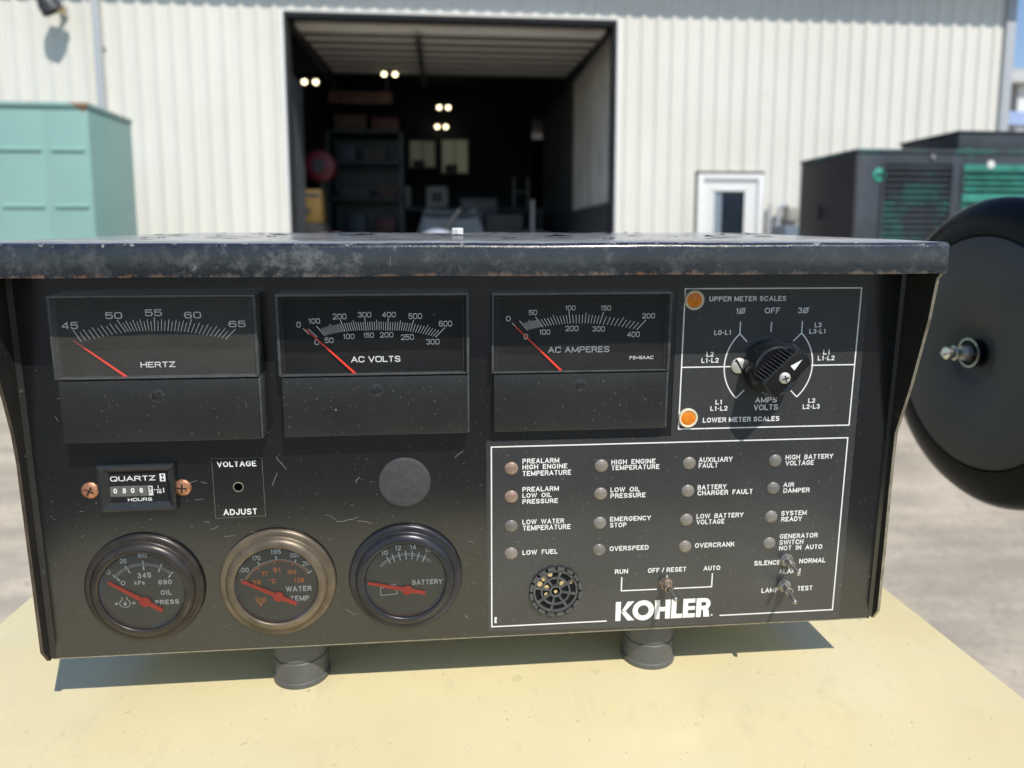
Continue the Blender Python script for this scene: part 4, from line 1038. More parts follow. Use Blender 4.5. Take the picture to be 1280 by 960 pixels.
mb = CB(); mb.tube([(.78, .28, -.18), (.78, .28, -.6), (.78, .28, -1.35)], .03, 14); mb.build('support_post', M['can_body'], can)
mb = CB(); mb.box(.66, .80, .25, .31, -.1845, -.1745); mb.build('support_bracket', M['can_body'], can)

# ------------------------------------------------------------------ ground
GZ = -1.35
def ground_mat():
    m, n, l, b = new_mat('dusty grey brown concrete yard')
    base = ramp(n, l, noise(n, l, 1.3, 8, .6), [(.32, (.38, .325, .25)), (.66, (.62, .535, .415))])
    fine = ramp(n, l, noise(n, l, 35, 6, .7), [(.3, .55), (.7, 1.15)])
    mm_ = n.new('ShaderNodeMix'); mm_.data_type = 'RGBA'; mm_.blend_type = 'MULTIPLY'; mm_.inputs[0].default_value = .6
    l.new(base, mm_.inputs[6]); l.new(fine, mm_.inputs[7]); c = mm_.outputs[2]
    c = mix(n, l, mth(n, l, 'MULTIPLY', ramp(n, l, noise(n, l, .7, 5, .6, stretch=(1, 4, 1)), [(.48, 0.0), (.66, .55)]), 1.0), c, (.24, .21, .18))
    c = mix(n, l, mth(n, l, 'MULTIPLY', speck_mask(n, l, 30, .74), .6), c, (.60, .56, .50))
    l.new(c, b.inputs['Base Color']); b.inputs['Roughness'].default_value = .85
    bump(n, l, b, noise(n, l, 40, 6, .7), .5, .01)
    return m
M['ground'] = ground_mat()
mb = MB(); mb.add([(-150, -150, GZ), (150, -150, GZ), (150, 150, GZ), (-150, 150, GZ)], [(0, 1, 2, 3)])
kind(mb.build('ground', M['ground'], smooth=0, recalc=False), 'structure')
M['added_ground'] = simple('added dark ground', (.050, .049, .047), .9, var=.3, scale=6, bmp=.4, bscale=60, bdist=.006)
mb = MB(); mb.add([(-150, -150, GZ+.004), (150, -150, GZ+.004), (150, -.75, GZ+.004), (-150, -.75, GZ+.004)], [(0, 1, 2, 3)])  # unseen dark ground added behind the camera to darken the reflections
kind(mb.build('added_dark_ground', M['added_ground'], smooth=0, recalc=False), 'structure')
mb = MB(); rnd = random.Random(21)
for _ in range(700):
    x = rnd.uniform(-3, 4); y = rnd.uniform(.3, 7); s = rnd.uniform(.004, .014)
    mb.add([(x+s*rnd.uniform(-1, 1), y+s*rnd.uniform(-1, 1), GZ+(k > 3)*s*rnd.uniform(.5, 1)) if False else
            (x+s*cos(k*1.57)*(1 if k < 4 else .5), y+s*sin(k*1.57)*(1 if k < 4 else .6), GZ-.002+(0 if k < 4 else s*.8)) for k in range(8)],
           [(0, 1, 5, 4), (1, 2, 6, 5), (2, 3, 7, 6), (3, 0, 4, 7), (4, 5, 6, 7)])
kind(tag(mb.build('gravel', simple('loose pale gravel', (.38, .35, .31), .9, var=.4, scale=3), smooth=0), 'loose pale grit scattered over the concrete yard', 'gravel'), 'stuff')

# ------------------------------------------------------------------ workshop building
BY = 9.0
def siding_mat():
    m, n, l, b = new_mat('cream white ribbed steel siding')
    c = ramp(n, l, noise(n, l, .8, 5), [(.3, (.70, .685, .61)), (.7, (.75, .735, .665))])
    c = mix(n, l, ramp(n, l, noise(n, l, 5, 5, .6, stretch=(1, 1, .06)), [(.52, 0.0), (.75, .35)]), c, (.52, .50, .44))
    c = mix(n, l, mth(n, l, 'MULTIPLY', speck_mask(n, l, 9, .75), .35), c, (.45, .40, .33))
    l.new(c, b.inputs['Base Color']); b.inputs['Roughness'].default_value = .48; bump(n, l, b, noise(n, l, 3), .05, .01)
    return m
M['siding'] = siding_mat()
M['trim_white'] = simple('white door trim', (.78, .78, .75), .45, var=.05)
M['trim_grey'] = simple('grey corner trim', (.42, .44, .46), .5, var=.08)
M['soffit'] = simple('pale soffit', (.42, .43, .44), .6, var=.05)
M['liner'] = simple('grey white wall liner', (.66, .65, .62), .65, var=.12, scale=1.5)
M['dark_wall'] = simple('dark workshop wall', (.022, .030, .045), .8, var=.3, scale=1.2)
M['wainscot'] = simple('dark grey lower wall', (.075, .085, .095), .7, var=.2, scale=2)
M['floor'] = simple('stained concrete floor', (.36, .34, .31), .7, var=.25, scale=2)
M['roofing'] = simple('grey roof sheet', (.30, .31, .32), .5, var=.1)
M['door_section'] = simple('off white overhead door section', (.82, .80, .75), .55, var=.08, scale=2)
M['steel_dark'] = simple('dark steel', (.05, .052, .056), .5, .3, .3, 8)
M['glass_dark'] = simple('dark window glass', (.02, .028, .04), .08, var=.2, scale=2)
bld = thing('workshop_building', 'cream ribbed steel workshop with tall open doorway and dark interior', 'building', loc=(2.2, 17, GZ))
def W(): return MB(lambda x, y, z: (x-2.2, y-17, z-GZ))
TOPZ = 3.46
def siding(x0, x1, z0, z1, lap=0):
    pitch = .2; mb = W(); xs = [(x0, 0.0)]
    k = math.ceil((x0-.12)/pitch)
    while k*pitch+.12 < x1-.045:
        c = k*pitch+.12
        if c-.046 > x0: xs += [(c-.045, 0), (c-.024, -.019), (c+.024, -.019), (c+.045, 0)]
        k += 1
    xs.append((x1, 0)); ys = BY-.002*lap
    n = len(xs)
    mb.add([(x, ys+d, z0) for x, d in xs]+[(x, ys+d, z1) for x, d in xs], [(i, i+1, n+i+1, n+i) for i in range(n-1)])
    # folded back edges give the sheet thickness
    for x in (x0, x1): mb.add([(x, ys, z0), (x, ys, z1), (x, ys+.02, z1), (x, ys+.02, z0)], [(0, 1, 2, 3)])
    return mb.build('siding_sheet', M['siding'], bld, smooth=0, recalc=False)
DX0, DX1, DZ = -1.98, 2.175, 2.80
SX0, SX1, SZ = 3.28, 4.175, .893
lap = 0
def run(xa, xb, z0, z1, w=.9):
    global lap
    nn = max(1, round((xb-xa)/w)); 
    bs = [xa]+[round((xa+(xb-xa)*i/nn-.02)/.2)*.2+.02 for i in range(1, nn)]+[xb]
    for i in range(nn):
        siding(bs[i], bs[i+1], z0, z1, lap % 2); lap += 1
run(-9.0, -4.20, GZ+.02, TOPZ); run(-4.20, DX0-.04, GZ+.02, TOPZ)
run(DX0-.04, DX1+.03, DZ+.03, TOPZ)
run(DX1+.03, SX0-.03, GZ+.02, TOPZ); run(SX0-.03, SX1+.03, SZ+.035, TOPZ); run(SX1+.03, 7.44, GZ+.02, TOPZ)
# door trims
mb = W(); mb.box(DX0-.04, DX0, BY-.030, BY+.26, GZ, DZ+.03); mb.build('door_jamb', M['trim_white'], bld, bevel=.004)
mb = W(); mb.box(DX1, DX1+.03, BY-.030, BY+.26, GZ, DZ+.03); mb.build('door_jamb', M['trim_white'], bld, bevel=.004)
mb = W(); mb.box(DX0+.002, DX1-.002, BY-.033, BY+.20, DZ, DZ+.029); mb.build('door_header', M['trim_white'], bld, bevel=.004)
mb = W(); mb.box(DX0+.003, DX0+.03, BY-.02, BY+.24, GZ, DZ-.02); mb.build('weather_seal', M['steel_dark'], bld)
mb = W(); mb.box(DX1-.03, DX1-.003, BY-.02, BY+.24, GZ, DZ-.02); mb.build('weather_seal', M['steel_dark'], bld)
mb = W(); mb.box(DX0+.031, DX1-.031, BY-.0, BY+.18, DZ-.045, DZ-.003); mb.build('weather_seal', M['steel_dark'], bld)
mb = W(); mb.box(7.44, 7.57, BY-.05, BY+.12, GZ, TOPZ); mb.build('corner_trim', M['trim_grey'], bld, bevel=.005)
mb = W(); mb.box(-4.215, -4.175, BY-.035, BY-.004, GZ+.1, TOPZ); mb.build('seam_trim', M['siding'], bld, bevel=.004)
# roof: eaves soffit, fascia, two slopes
mb = W(); mb.box(-9.2, 7.78, BY-.41, BY+.1, 3.50, 3.53); mb.build('soffit', M['soffit'], bld)
mb = W(); mb.box(-9.2, 7.78, BY-.44, BY-.411, 3.44, 3.64); mb.build('fascia', M['trim_white'], bld, bevel=.004)
mb = W(); mb.prism([(BY-.44, 3.642), (17.2, 5.6), (25.8, 3.64), (25.8, 3.74), (17.2, 5.72), (BY-.44, 3.76)], -9.2, 7.78, order=(1, 2, 0)); mb.build('roof', M['roofing'], bld)
# outer side and rear walls
mb = W(); mb.prism([(BY+.12, GZ), (25.4, GZ), (25.4, 3.6), (17.2, 5.45), (BY+.12, 3.6)], 7.40, 7.50, order=(1, 2, 0)); mb.build('side_wall', M['trim_grey'], bld)
mb = W(); mb.prism([(BY+.12, GZ), (25.4, GZ), (25.4, 3.6), (17.2, 5.45), (BY+.12, 3.6)], -9.0, -8.9, order=(1, 2, 0)); mb.build('side_wall', M['siding'], bld)
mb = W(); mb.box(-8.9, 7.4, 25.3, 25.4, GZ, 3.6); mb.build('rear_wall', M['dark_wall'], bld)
mb = W(); mb.box(-8.88, 7.38, BY+.03, 25.28, GZ+.005, GZ+.03); mb.build('floor_slab', M['floor'], bld)
# inner lining behind the front siding
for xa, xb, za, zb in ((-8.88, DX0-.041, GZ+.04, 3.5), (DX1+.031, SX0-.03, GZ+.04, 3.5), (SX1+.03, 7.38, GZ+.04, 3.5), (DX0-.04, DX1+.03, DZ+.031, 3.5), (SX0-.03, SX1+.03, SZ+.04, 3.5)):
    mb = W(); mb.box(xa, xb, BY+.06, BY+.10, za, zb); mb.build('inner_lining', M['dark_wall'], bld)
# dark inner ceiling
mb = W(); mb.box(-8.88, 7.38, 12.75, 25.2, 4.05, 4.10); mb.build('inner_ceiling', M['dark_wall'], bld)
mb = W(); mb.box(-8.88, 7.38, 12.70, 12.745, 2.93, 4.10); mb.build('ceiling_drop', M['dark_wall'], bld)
# right inner wall: pale liner sheets above a dark wainscot
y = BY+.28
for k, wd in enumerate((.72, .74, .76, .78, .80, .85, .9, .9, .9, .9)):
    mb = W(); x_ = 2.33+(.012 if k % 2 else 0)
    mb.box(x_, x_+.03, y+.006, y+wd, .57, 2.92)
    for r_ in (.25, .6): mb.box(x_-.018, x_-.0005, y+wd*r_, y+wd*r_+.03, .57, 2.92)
    mb.build('liner_sheet', M['liner'] if k < 5 else M['wainscot'], bld); y += wd  # deeper sheets take the dark colour, painting in the fading daylight
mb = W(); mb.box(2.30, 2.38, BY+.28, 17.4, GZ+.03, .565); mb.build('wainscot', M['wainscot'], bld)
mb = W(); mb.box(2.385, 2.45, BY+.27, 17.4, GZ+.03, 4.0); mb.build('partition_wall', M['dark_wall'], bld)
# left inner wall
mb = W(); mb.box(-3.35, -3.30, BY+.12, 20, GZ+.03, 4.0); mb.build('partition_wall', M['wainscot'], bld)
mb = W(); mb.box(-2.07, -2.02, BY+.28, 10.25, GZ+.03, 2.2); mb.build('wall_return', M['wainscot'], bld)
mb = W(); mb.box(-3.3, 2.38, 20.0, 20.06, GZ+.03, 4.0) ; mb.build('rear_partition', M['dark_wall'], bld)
M['strut'] = simple('dull galvanised strut', (.16, .16, .155), .5, var=.15, scale=3)
# overhead door rolled up under the ceiling: sections with stiffening ridges, on two tracks
for k in range(7):
    ya = BY+.42+k*.46; za = DZ-.03+k*.024; mb = W()
    mb.box(-1.93, 2.12, ya, ya+.43, za, za+.045)
    sec = mb.build('overhead_door_section', M['door_section'], bld, bevel=.004)
    for q in (.31,):
        mb = W(); mb.box(-1.93, 2.12, ya+q, ya+q+.11, za-.035, za-.0005); mb.build('strut', M['strut'], sec)
    mb = W(); mb.box(-1.93, 2.12, ya+.431, ya+.459, za-.02, za+.03); mb.build('joint', M['steel_dark'], sec)
for x_ in (-1.965, 2.135):
    mb = W(); mb.box(x_, x_+.03, BY+.30, 12.7, DZ-.10, DZ-.075); mb.box(x_, x_+.03, 10.9, 10.94, DZ-.073, 3.9); mb.build('door_track', M['steel_dark'], bld)
mb = W(); mb.box(-.4, -.34, 9.5, 12.6, DZ-.15, DZ-.10); mb.build('opener_rail', M['steel_dark'], bld)
# service door on the right of the doorway
mb = W(); mb.box(SX0, SX0+.075, BY-.05, BY+.1, GZ, SZ); mb.build('door_frame', M['trim_white'], bld, bevel=.003)
mb = W(); mb.box(SX1-.075, SX1, BY-.05, BY+.1, GZ, SZ); mb.build('door_frame', M['trim_white'], bld, bevel=.003)
mb = W(); mb.box(SX0+.076, SX1-.076, BY-.05, BY+.1, SZ-.075, SZ); mb.build('door_frame', M['trim_white'], bld, bevel=.003)
mb = W(); X0_, X1_ = SX0+.085, SX1-.085; gx0, gx1, gz0, gz1 = 3.50, 3.935, -.35, .68
for a in ((X0_, gx0, GZ+.02, SZ-.08), (gx1, X1_, GZ+.02, SZ-.08), (gx0, gx1, gz1, SZ-.08), (gx0, gx1, GZ+.02, gz0)): mb.box(a[0], a[1], BY-.02, BY+.02, a[2], a[3])
dr = mb.build('service_door', M['trim_white'], bld, label='white service door with a dark window')
mb = W(); mb.box(gx0, gx1, BY+.0, BY+.006, gz0, gz1); mb.build('window_pane', M['glass_dark'], dr)
mb = W()
for a in ((gx0-.02, gx0+.012, gz0, gz1), (gx1-.012, gx1+.02, gz0, gz1), (gx0-.02, gx1+.02, gz1-.01, gz1+.02), (gx0-.02, gx1+.02, gz0-.02, gz0+.01)): mb.box(a[0], a[1], BY-.03, BY-.0205, a[2], a[3])
mb.build('window_frame', M['trim_white'], dr)
mb = W(); mb.box(gx0+.013, gx0+.12, BY-.006, BY-.001, gz0, gz1); mb.build('window_blind', simple('grey blue blind', (.22, .27, .32), .6), dr)
mb = W(); mb.lathe((X1_-.06, BY-.02, -.3), [(.03, 0), (.03, -.02), (.014, -.03), (.014, -.05), (.03, -.06), (.03, -.08), (0, -.085)], 16, axis=1); mb.build('handle', M['nut_metal'], dr)
# downspout
ds = W(); ds.box(-4.165, -4.085, BY-.12, BY-.045, GZ+.2, 3.44); ds.build('downspout', M['trim_grey'], bld, bevel=.01)
for z_ in (2.3, .6):
    mb = W(); mb.box(-4.19, -4.06, BY-.045, BY-.034, z_, z_+.04); mb.build('downspout_strap', M['trim_grey'], bld)
# wall lamp high on the left
lampo = thing('wall_lamp', 'dark hooded wall lamp high on the cream wall left of the downspout', 'lamp', loc=(-4.56, BY-.03, 2.45))
def LB(): return MB(lambda x, y, z: (x+4.56, y-BY+.03, z-2.45))
mb = LB(); mb.box(-4.55, -4.47, BY-.06, BY-.031, 2.66, 2.78); mb.build('back_plate', M['trim_grey'], lampo, bevel=.004)
mb = LB(); mb.tube([(-4.51, BY-.06, 2.72), (-4.52, BY-.14, 2.74), (-4.54, BY-.22, 2.74)], .025, 10); mb.build('arm', M['steel_dark'], lampo)
mb = LB(); mb.lathe((0, 0, 0), [(.03, .12), (.07, .10), (.115, .02), (.125, -.09), (.118, -.09), (.10, .0), (0, .08)], 28, axis=2)
mb.tf = None
R_ = Matrix.Rotation(radians(-28), 3, 'Y') @ Matrix.Rotation(radians(15), 3, 'X')
mb.v = [tuple(R_ @ Vector((p[0]-4.56, p[1]+BY-.03, p[2]+2.45)) + Vector((.00, -.24, .28))) for p in mb.v]
mb.build('lamp_shade', M['steel_dark'], lampo)
mb = LB(); mb.lathe((-4.45, BY-.22, 2.68), [(0, -.05), (.04, -.03), (.055, .01), (.04, .045), (0, .06)], 20, axis=2); mb.build('bulb_guard', M['brass'], lampo)

# ------------------------------------------------------------------ twin lamps burning in the workshop
def glow(name, col, st):
    m, n, l, b = new_mat(name); b.inputs['Base Color'].default_value = rgb(col)
    b.inputs['Emission Color'].default_value = rgb(col); b.inputs['Emission Strength'].default_value = st
    return m
M['bulb'] = glow('lit warm bulb', (1.0, .86, .55), 5.0)
for x, y, z, dx, r, lab in ((-2.434, 13.2, 2.86, .20, .045, 'lit twin ceiling lamp, leftmost in the workshop doorway'),
                            (-.955, 12.35, 2.832, .185, .038, 'lit twin ceiling lamp just behind the raised overhead door'),
                            (-.065, 19.0, 3.50, .235, .055, 'lit twin ceiling lamp, upper of the two in the middle of the doorway'),
                            (-.13, 19.6, 3.10, .23, .055, 'lit twin ceiling lamp, lower of the two in the middle of the doorway')):
    t_ = thing('ceiling_lamp', lab, 'lamp', loc=(x, y, z), group='twin lamps burning in the workshop')
    mb = MB(); mb.box(-dx/2-.03, dx/2+.03, -.03, .03, .058, .09); mb.box(-.012, .012, -.012, .012, .09, (4.05 if y > 12.8 else 2.93)-z); mb.build('mounting_bar', M['steel_dark'], t_)
    for sx_ in (-1, 1):
        mb = MB(); mb.lathe((sx_*dx/2, 0, 0), [(0, -r), (r*.6, -r*.8), (r*.95, -r*.3), (r, 0), (r*.8, r*.6), (r*.4, r)], 20, axis=2); bl = mb.build('bulb', M['bulb'], t_)
        mb = MB(); mb.lathe((sx_*dx/2, 0, 0), [(r*1.25, r*.55), (r*1.1, r*.9), (r*.5, r*1.25), (r*.5, .057)], 20, axis=2, closed=False); mb.build('reflector', M['steel_dark'], t_)

# ------------------------------------------------------------------ things standing in the workshop
GF = GZ+.03
def room(name, lab, cat, x, y, z=GF, group=None):
    t_ = thing(name, lab, cat, loc=(x, y, z), group=group)
    return t_, (lambda: MB(lambda a, b_, c: (a-x, b_-y, c-z)))
RED = simple('red hose', (.12, .008, .016), .5); YEL = simple('yellow equipment paint', (.15, .095, .022), .5, var=.2, scale=5)
t_, B_ = room('hose_reel', 'round red hose reel on a dark stand inside the doorway', 'hose reel', -1.93, 11)
mb = B_(); mb.lathe((-1.93, 10.9, 1.15), [(.05, -.02), (.19, -.02), (.225, .0), (.235, .05), (.235, .15), (.225, .19), (.19, .2), (.05, .2)], 40, axis=1); mb.build('hose_coil', RED, t_)
mb = B_(); mb.lathe((-1.93, 10.87, 1.15), [(.0, -.01), (.10, -.01), (.10, .24), (0, .24)], 24, axis=1); mb.build('hub', M['steel_dark'], t_)
mb = B_(); mb.box(-1.97, -1.89, 11.12, 11.2, GF, 1.3); mb.box(-2.15, -1.71, 10.95, 11.35, GF, GF+.04); mb.build('stand', M['steel_dark'], t_)
t_, B_ = room('welding_machine', 'yellow workshop machine below the red hose reel', 'machine', -1.99, 10.5)
mb = B_(); mb.box(-2.13, -1.83, 10.4, 10.8, .28, .76); bd = mb.build('cabinet', YEL, t_, bevel=.02)
mb = B_(); mb.box(-2.11, -1.85, 10.392, 10.3985, .66, .71); mb.build('label_strip', M['steel_dark'], t_)
mb = B_(); mb.lathe((-2.02, 10.4, .46), [(.04, -.02), (.04, 0)], 20, axis=1); mb.build('dial', M['steel_dark'], t_)
mb = B_(); mb.box(-2.16, -1.80, 10.36, 10.84, GF+.1, .275); mb.build('cart', M['steel_dark'], t_)
for a in (-2.12, -1.84):
    for b__ in (10.42, 10.78):
        mb = B_(); mb.lathe((a-.015, b__, GF+.055), [(.055, 0), (.055, .03)], 16, axis=0); mb.build('wheel', M['rubber'], t_)
t_, B_ = room('grey_drum', 'pale domed drum low in the middle of the doorway', 'drum', -.16, 10.6)
mb = B_(); mb.lathe((-.16, 10.6, 0), [(.28, GF), (.28, -.05), (.27, .05), (.22, .13), (.13, .18), (0, .20)], 40, axis=2); mb.build('shell', simple('pale blue grey enamel', (.42, .47, .58), .4), t_)
mb = B_(); mb.lathe((-.16, 10.6, -.06), [(.285, 0), (.29, .02), (.285, .04)], 40, axis=2, closed=False); mb.build('rim', M['nut_metal'], t_)
t_, B_ = room('white_drum', 'pale rounded tank low at the right of the doorway', 'tank', 1.62, 13)
mb = B_(); mb.lathe((1.62, 13, 0), [(.42, GF), (.42, .02), (.38, .12), (.25, .19), (0, .22)], 40, axis=2); mb.build('shell', simple('pale grey tank', (.42, .43, .45), .5), t_)
mb = B_(); mb.lathe((1.62, 13, .2), [(.06, 0), (.06, .06), (0, .06)], 16, axis=2); mb.build('cap', M['steel_dark'], t_)
# tall dark shelving on the left with boxes
t_, B_ = room('storage_rack', 'tall dark teal storage rack standing behind the hose reel', 'rack', -1.45, 13)
TE = simple('dark teal rack paint', (.010, .024, .032), .5)
for x_ in (-2.15, -.85):
    for y_ in (12.9, 13.5): mb = B_(); mb.box(x_, x_+.06, y_, y_+.06, GF, 2.0); mb.build('upright', TE, t_)
for z_ in (-.6, .1, .75, 1.4, 1.95): mb = B_(); mb.box(-2.15, -.79, 12.9, 13.56, z_, z_+.04); mb.build('shelf', TE, t_)
mb = B_(); mb.box(-2.14, -.80, 13.50, 13.54, -.5, 1.9); mb.build('back_sheet', TE, t_)
BOXC = [simple('brown carton', (.065, .042, .036), .8), simple('blue bin', (.012, .028, .05), .5), simple('grey carton', (.05, .05, .052), .8), simple('maroon tin', (.055, .016, .018), .6)]
spots = [(-2.0, 2.0, .55, .28, 0, 'brown carton, left of two on top of the tall rack'), (-1.35, 2.0, .48, .24, 3, 'maroon carton, right of two on top of the tall rack'), (-1.95, 1.45, .3, .3, 1, 'blue bin on the upper shelf of the rack'), (-1.5, 1.45, .4, .24, 2, 'grey carton on the upper shelf of the rack'),
         (-1.9, .8, .5, .18, 2, 'flat grey carton on the middle shelf of the rack'), (-1.25, .8, .36, .22, 0, 'brown carton on the middle shelf of the rack'), (-1.8, .15, .3, .34, 1, 'blue bin on the lower shelf of the rack'), (-1.3, .15, .34, .3, 3, 'maroon tin on the lower shelf of the rack')]
for x_, z_, w_, h_, c_, lab in spots:
    mb = MB(); mb.box(0, w_, 0, .35, 0, h_); o_ = mb.build('storage_box', BOXC[c_], bevel=.006); o_.location = (x_, 13.02, z_+.0005 if z_ == 2.0 else z_); tag(o_, lab, 'box')
    if z_ == 2.0: o_.location.z = 1.9905
# wall screens / windows at the back
def pane(x, z, w_, h_, y_, lab, col, st):
    t2, B2 = room('wall_window', lab, 'window', x, y_, z)
    mb = B2(); mb.box(x-w_/2, x+w_/2, y_, y_+.03, z-h_/2, z+h_/2); mb.build('pane', glow('dim daylit glass', col, st), t2)
    for a in ((x-w_/2-.06, x-w_/2, z-h_/2-.06, z+h_/2+.06), (x+w_/2, x+w_/2+.06, z-h_/2-.06, z+h_/2+.06), (x-w_/2, x+w_/2, z+h_/2, z+h_/2+.06), (x-w_/2, x+w_/2, z-h_/2-.06, z-h_/2)):
        mb = B2(); mb.box(a[0], a[1], y_-.03, y_+.04, a[2], a[3]); mb.build('frame', M['steel_dark'], t2)
    mb = B2(); mb.box(x-.012, x+.012, y_-.02, y_-.001, z-h_/2, z+h_/2); mb.build('mullion', M['steel_dark'], t2)
    for k in range(1): mb = B2(); mb.box(x-w_*.4, x+w_*.1, y_-.06, y_-.035, z-h_/2, z-h_/2+h_*(.25, .45, .3)[k]); mb.build('item_on_sill', BOXC[(k*2+1) % 4], t2)
pane(-.60, 2.17, .60, .62, 17.9, 'dim window at the back of the workshop, left one', (.20, .20, .15), .20)
pane(.20, 2.12, .62, .80, 17.9, 'dim greenish window at the back of the workshop, right one', (.22, .24, .16), .26)
t_, B_ = room('workbench', 'dark workbench across the back of the workshop under the windows', 'workbench', .2, 15.6)
mb = B_(); mb.box(-1.4, 2.1, 15.2, 16.0, .66, .74); mb.build('bench_top', M['wainscot'], t_)
for x_ in (-1.35, .3, 1.98):
    for y_ in (15.25, 15.9): mb = B_(); mb.box(x_, x_+.08, y_, y_+.08, GF, .655); mb.build('leg', M['steel_dark'], t_)
mb = B_(); mb.box(-1.3, 2.0, 15.3, 15.9, -.4, -.36); mb.build('shelf', M['steel_dark'], t_)
for x_, w_, lab in ((-.99, .40, 'white framed box on the workbench, left one'), (-.22, .46, 'white box on the workbench, right one')):
    t2, B2 = room('parts_box', lab, 'box', x_, 15.4, .7405)
    mb = B2(); mb.box(x_-w_/2, x_+w_/2, 15.25, 15.6, .7405, 1.18); mb.build('case', simple('off white case', (.38, .38, .38), .5), t2, bevel=.02)
    mb = B2(); mb.box(x_-w_*.25, x_+w_*.25, 15.235, 15.2495, .85, 1.06); mb.build('front_opening', M['steel_dark'], t2)
# engine under a sheet
t_, B_ = room('covered_engine', 'grey covered engine standing in the middle of the workshop floor', 'engine', .1, 12.2)
mb = B_(); mb.box(-.42, .52, 11.9, 12.6, GF+.35, .50); mb.build('engine_block', M['steel_dark'], t_, bevel=.05)
GC = simple('grey tarpaulin', (.26, .29, .31), .7, var=.2, scale=4); mb = B_(); nx, ny = 20, 14; vs = []
for i in range(nx+1):
    for j in range(ny+1):
        u_ = i/nx; v_ = j/ny; z_ = .62-.16*sin(pi*u_)-.07*sin(9*u_+3*v_)*.6+.05*cos(7*v_); edge = min(u_, 1-u_, v_)*9
        if edge < 1: z_ -= (1-edge)*.55
        vs.append((-.52+1.14*u_, 11.82+.86*v_, z_))
mb.add(vs, [(i*(ny+1)+j, (i+1)*(ny+1)+j, (i+1)*(ny+1)+j+1, i*(ny+1)+j+1) for i in range(nx) for j in range(ny)]); mb.build('tarpaulin', GC, t_, smooth=80)
mb = B_(); mb.tube([(-.1, 11.8, .15), (.05, 11.78, .35), (.2, 11.8, .55)], .03, 10); mb.build('exhaust_pipe', M['nut_metal'], t_)
t_, B_ = room('dark_cabinet', 'black cabinet right of the covered engine in the doorway', 'cabinet', 1.05, 13.4)
mb = B_(); mb.box(.70, 1.42, 13.2, 13.8, GF, .55); mb.build('body', M['dark_wall'], t_, bevel=.02)
mb = B_(); mb.box(.72, 1.055, 13.185, 13.1995, GF+.1, .50); mb.build('door', M['steel_dark'], t_); mb = B_(); mb.box(1.065, 1.40, 13.185, 13.1995, GF+.1, .50); mb.build('door', M['steel_dark'], t_)
t_, B_ = room('steel_post', 'thin grey steel post standing right of the black cabinet', 'post', 1.52, 12.6)
mb = B_(); mb.box(1.49, 1.55, 12.57, 12.63, GF+.01, .75); mb.build('post', M['trim_grey'], t_); mb = B_(); mb.box(1.42, 1.62, 12.5, 12.7, GF, GF+.009); mb.build('base_plate', M['trim_grey'], t_)
t_, B_ = room('waste_pile', 'brown and pink rags in a tub beside the yellow machine', 'tub', -1.72, 10.3)
mb = B_(); mb.lathe((-1.70, 10.3, 0), [(.16, GF), (.2, .05), (.19, .05), (.15, GF+.05)], 24, axis=2); mb.build('tub', M['wainscot'], t_)
mb = B_(); rnd = random.Random(4)
for k in range(7): mb.lathe((-1.70+rnd.uniform(-.1, .1), 10.3+rnd.uniform(-.1, .1), .05), [(0, -.06), (.08, -.03), (.07, .04+rnd.random()*.05), (0, .09)], 7, axis=2)
mb.build('rags', simple('dull pink rag', (.20, .12, .12), .8), t_)

t_, B_ = room('tool_chest', 'grey tool chest standing behind the covered engine', 'tool chest', .62, 14.2)
GM = simple('faded grey machine paint', (.10, .11, .12), .5, var=.3, scale=4)
mb = B_(); mb.box(.25, .98, 14.0, 14.5, GF+.1, .86); ch_ = mb.build('carcass', GM, t_, bevel=.015)
for z_ in (-.9, -.55, -.2, .12, .40, .62): mb = B_(); mb.box(.28, .95, 13.985, 13.999, z_, z_+.19); mb.build('drawer', GM, t_, bevel=.004)
t_, B_ = room('step_ladder', 'pale step ladder leaning open in front of the rear wall', 'ladder', 1.7, 16.4)
for x_ in (1.5, 1.92):
    mb = B_(); mb.tube([(x_, 16.1, GF), (x_+(1.71-x_)*.25, 16.5, 1.5)], .025, 8); mb.build('rail', M['trim_grey'], t_)
for k in range(6):
    mb = B_(); f = (k+.6)/6.4; y_ = 16.1+.4*f; z_ = GF+(1.5-GF)*f; mb.box(1.5+.05*f, 1.92-.05*f, y_-.03, y_+.03, z_-.012, z_+.012); mb.build('tread', M['trim_grey'], t_)
t_, B_ = room('wall_sign', 'faded reddish sign hanging high above the storage rack', 'sign', -1.45, 12.8, 2.55)
mb = B_(); mb.box(-2.05, -.95, 12.78, 12.80, 2.42, 2.62); mb.build('board', simple('faded maroon board', (.07, .035, .032), .7, var=.5, scale=4), t_)
for x_ in (-1.95, -1.05): mb = B_(); mb.box(x_, x_+.02, 12.785, 12.795, 2.62, 2.93); mb.build('hanger', M['steel_dark'], t_)

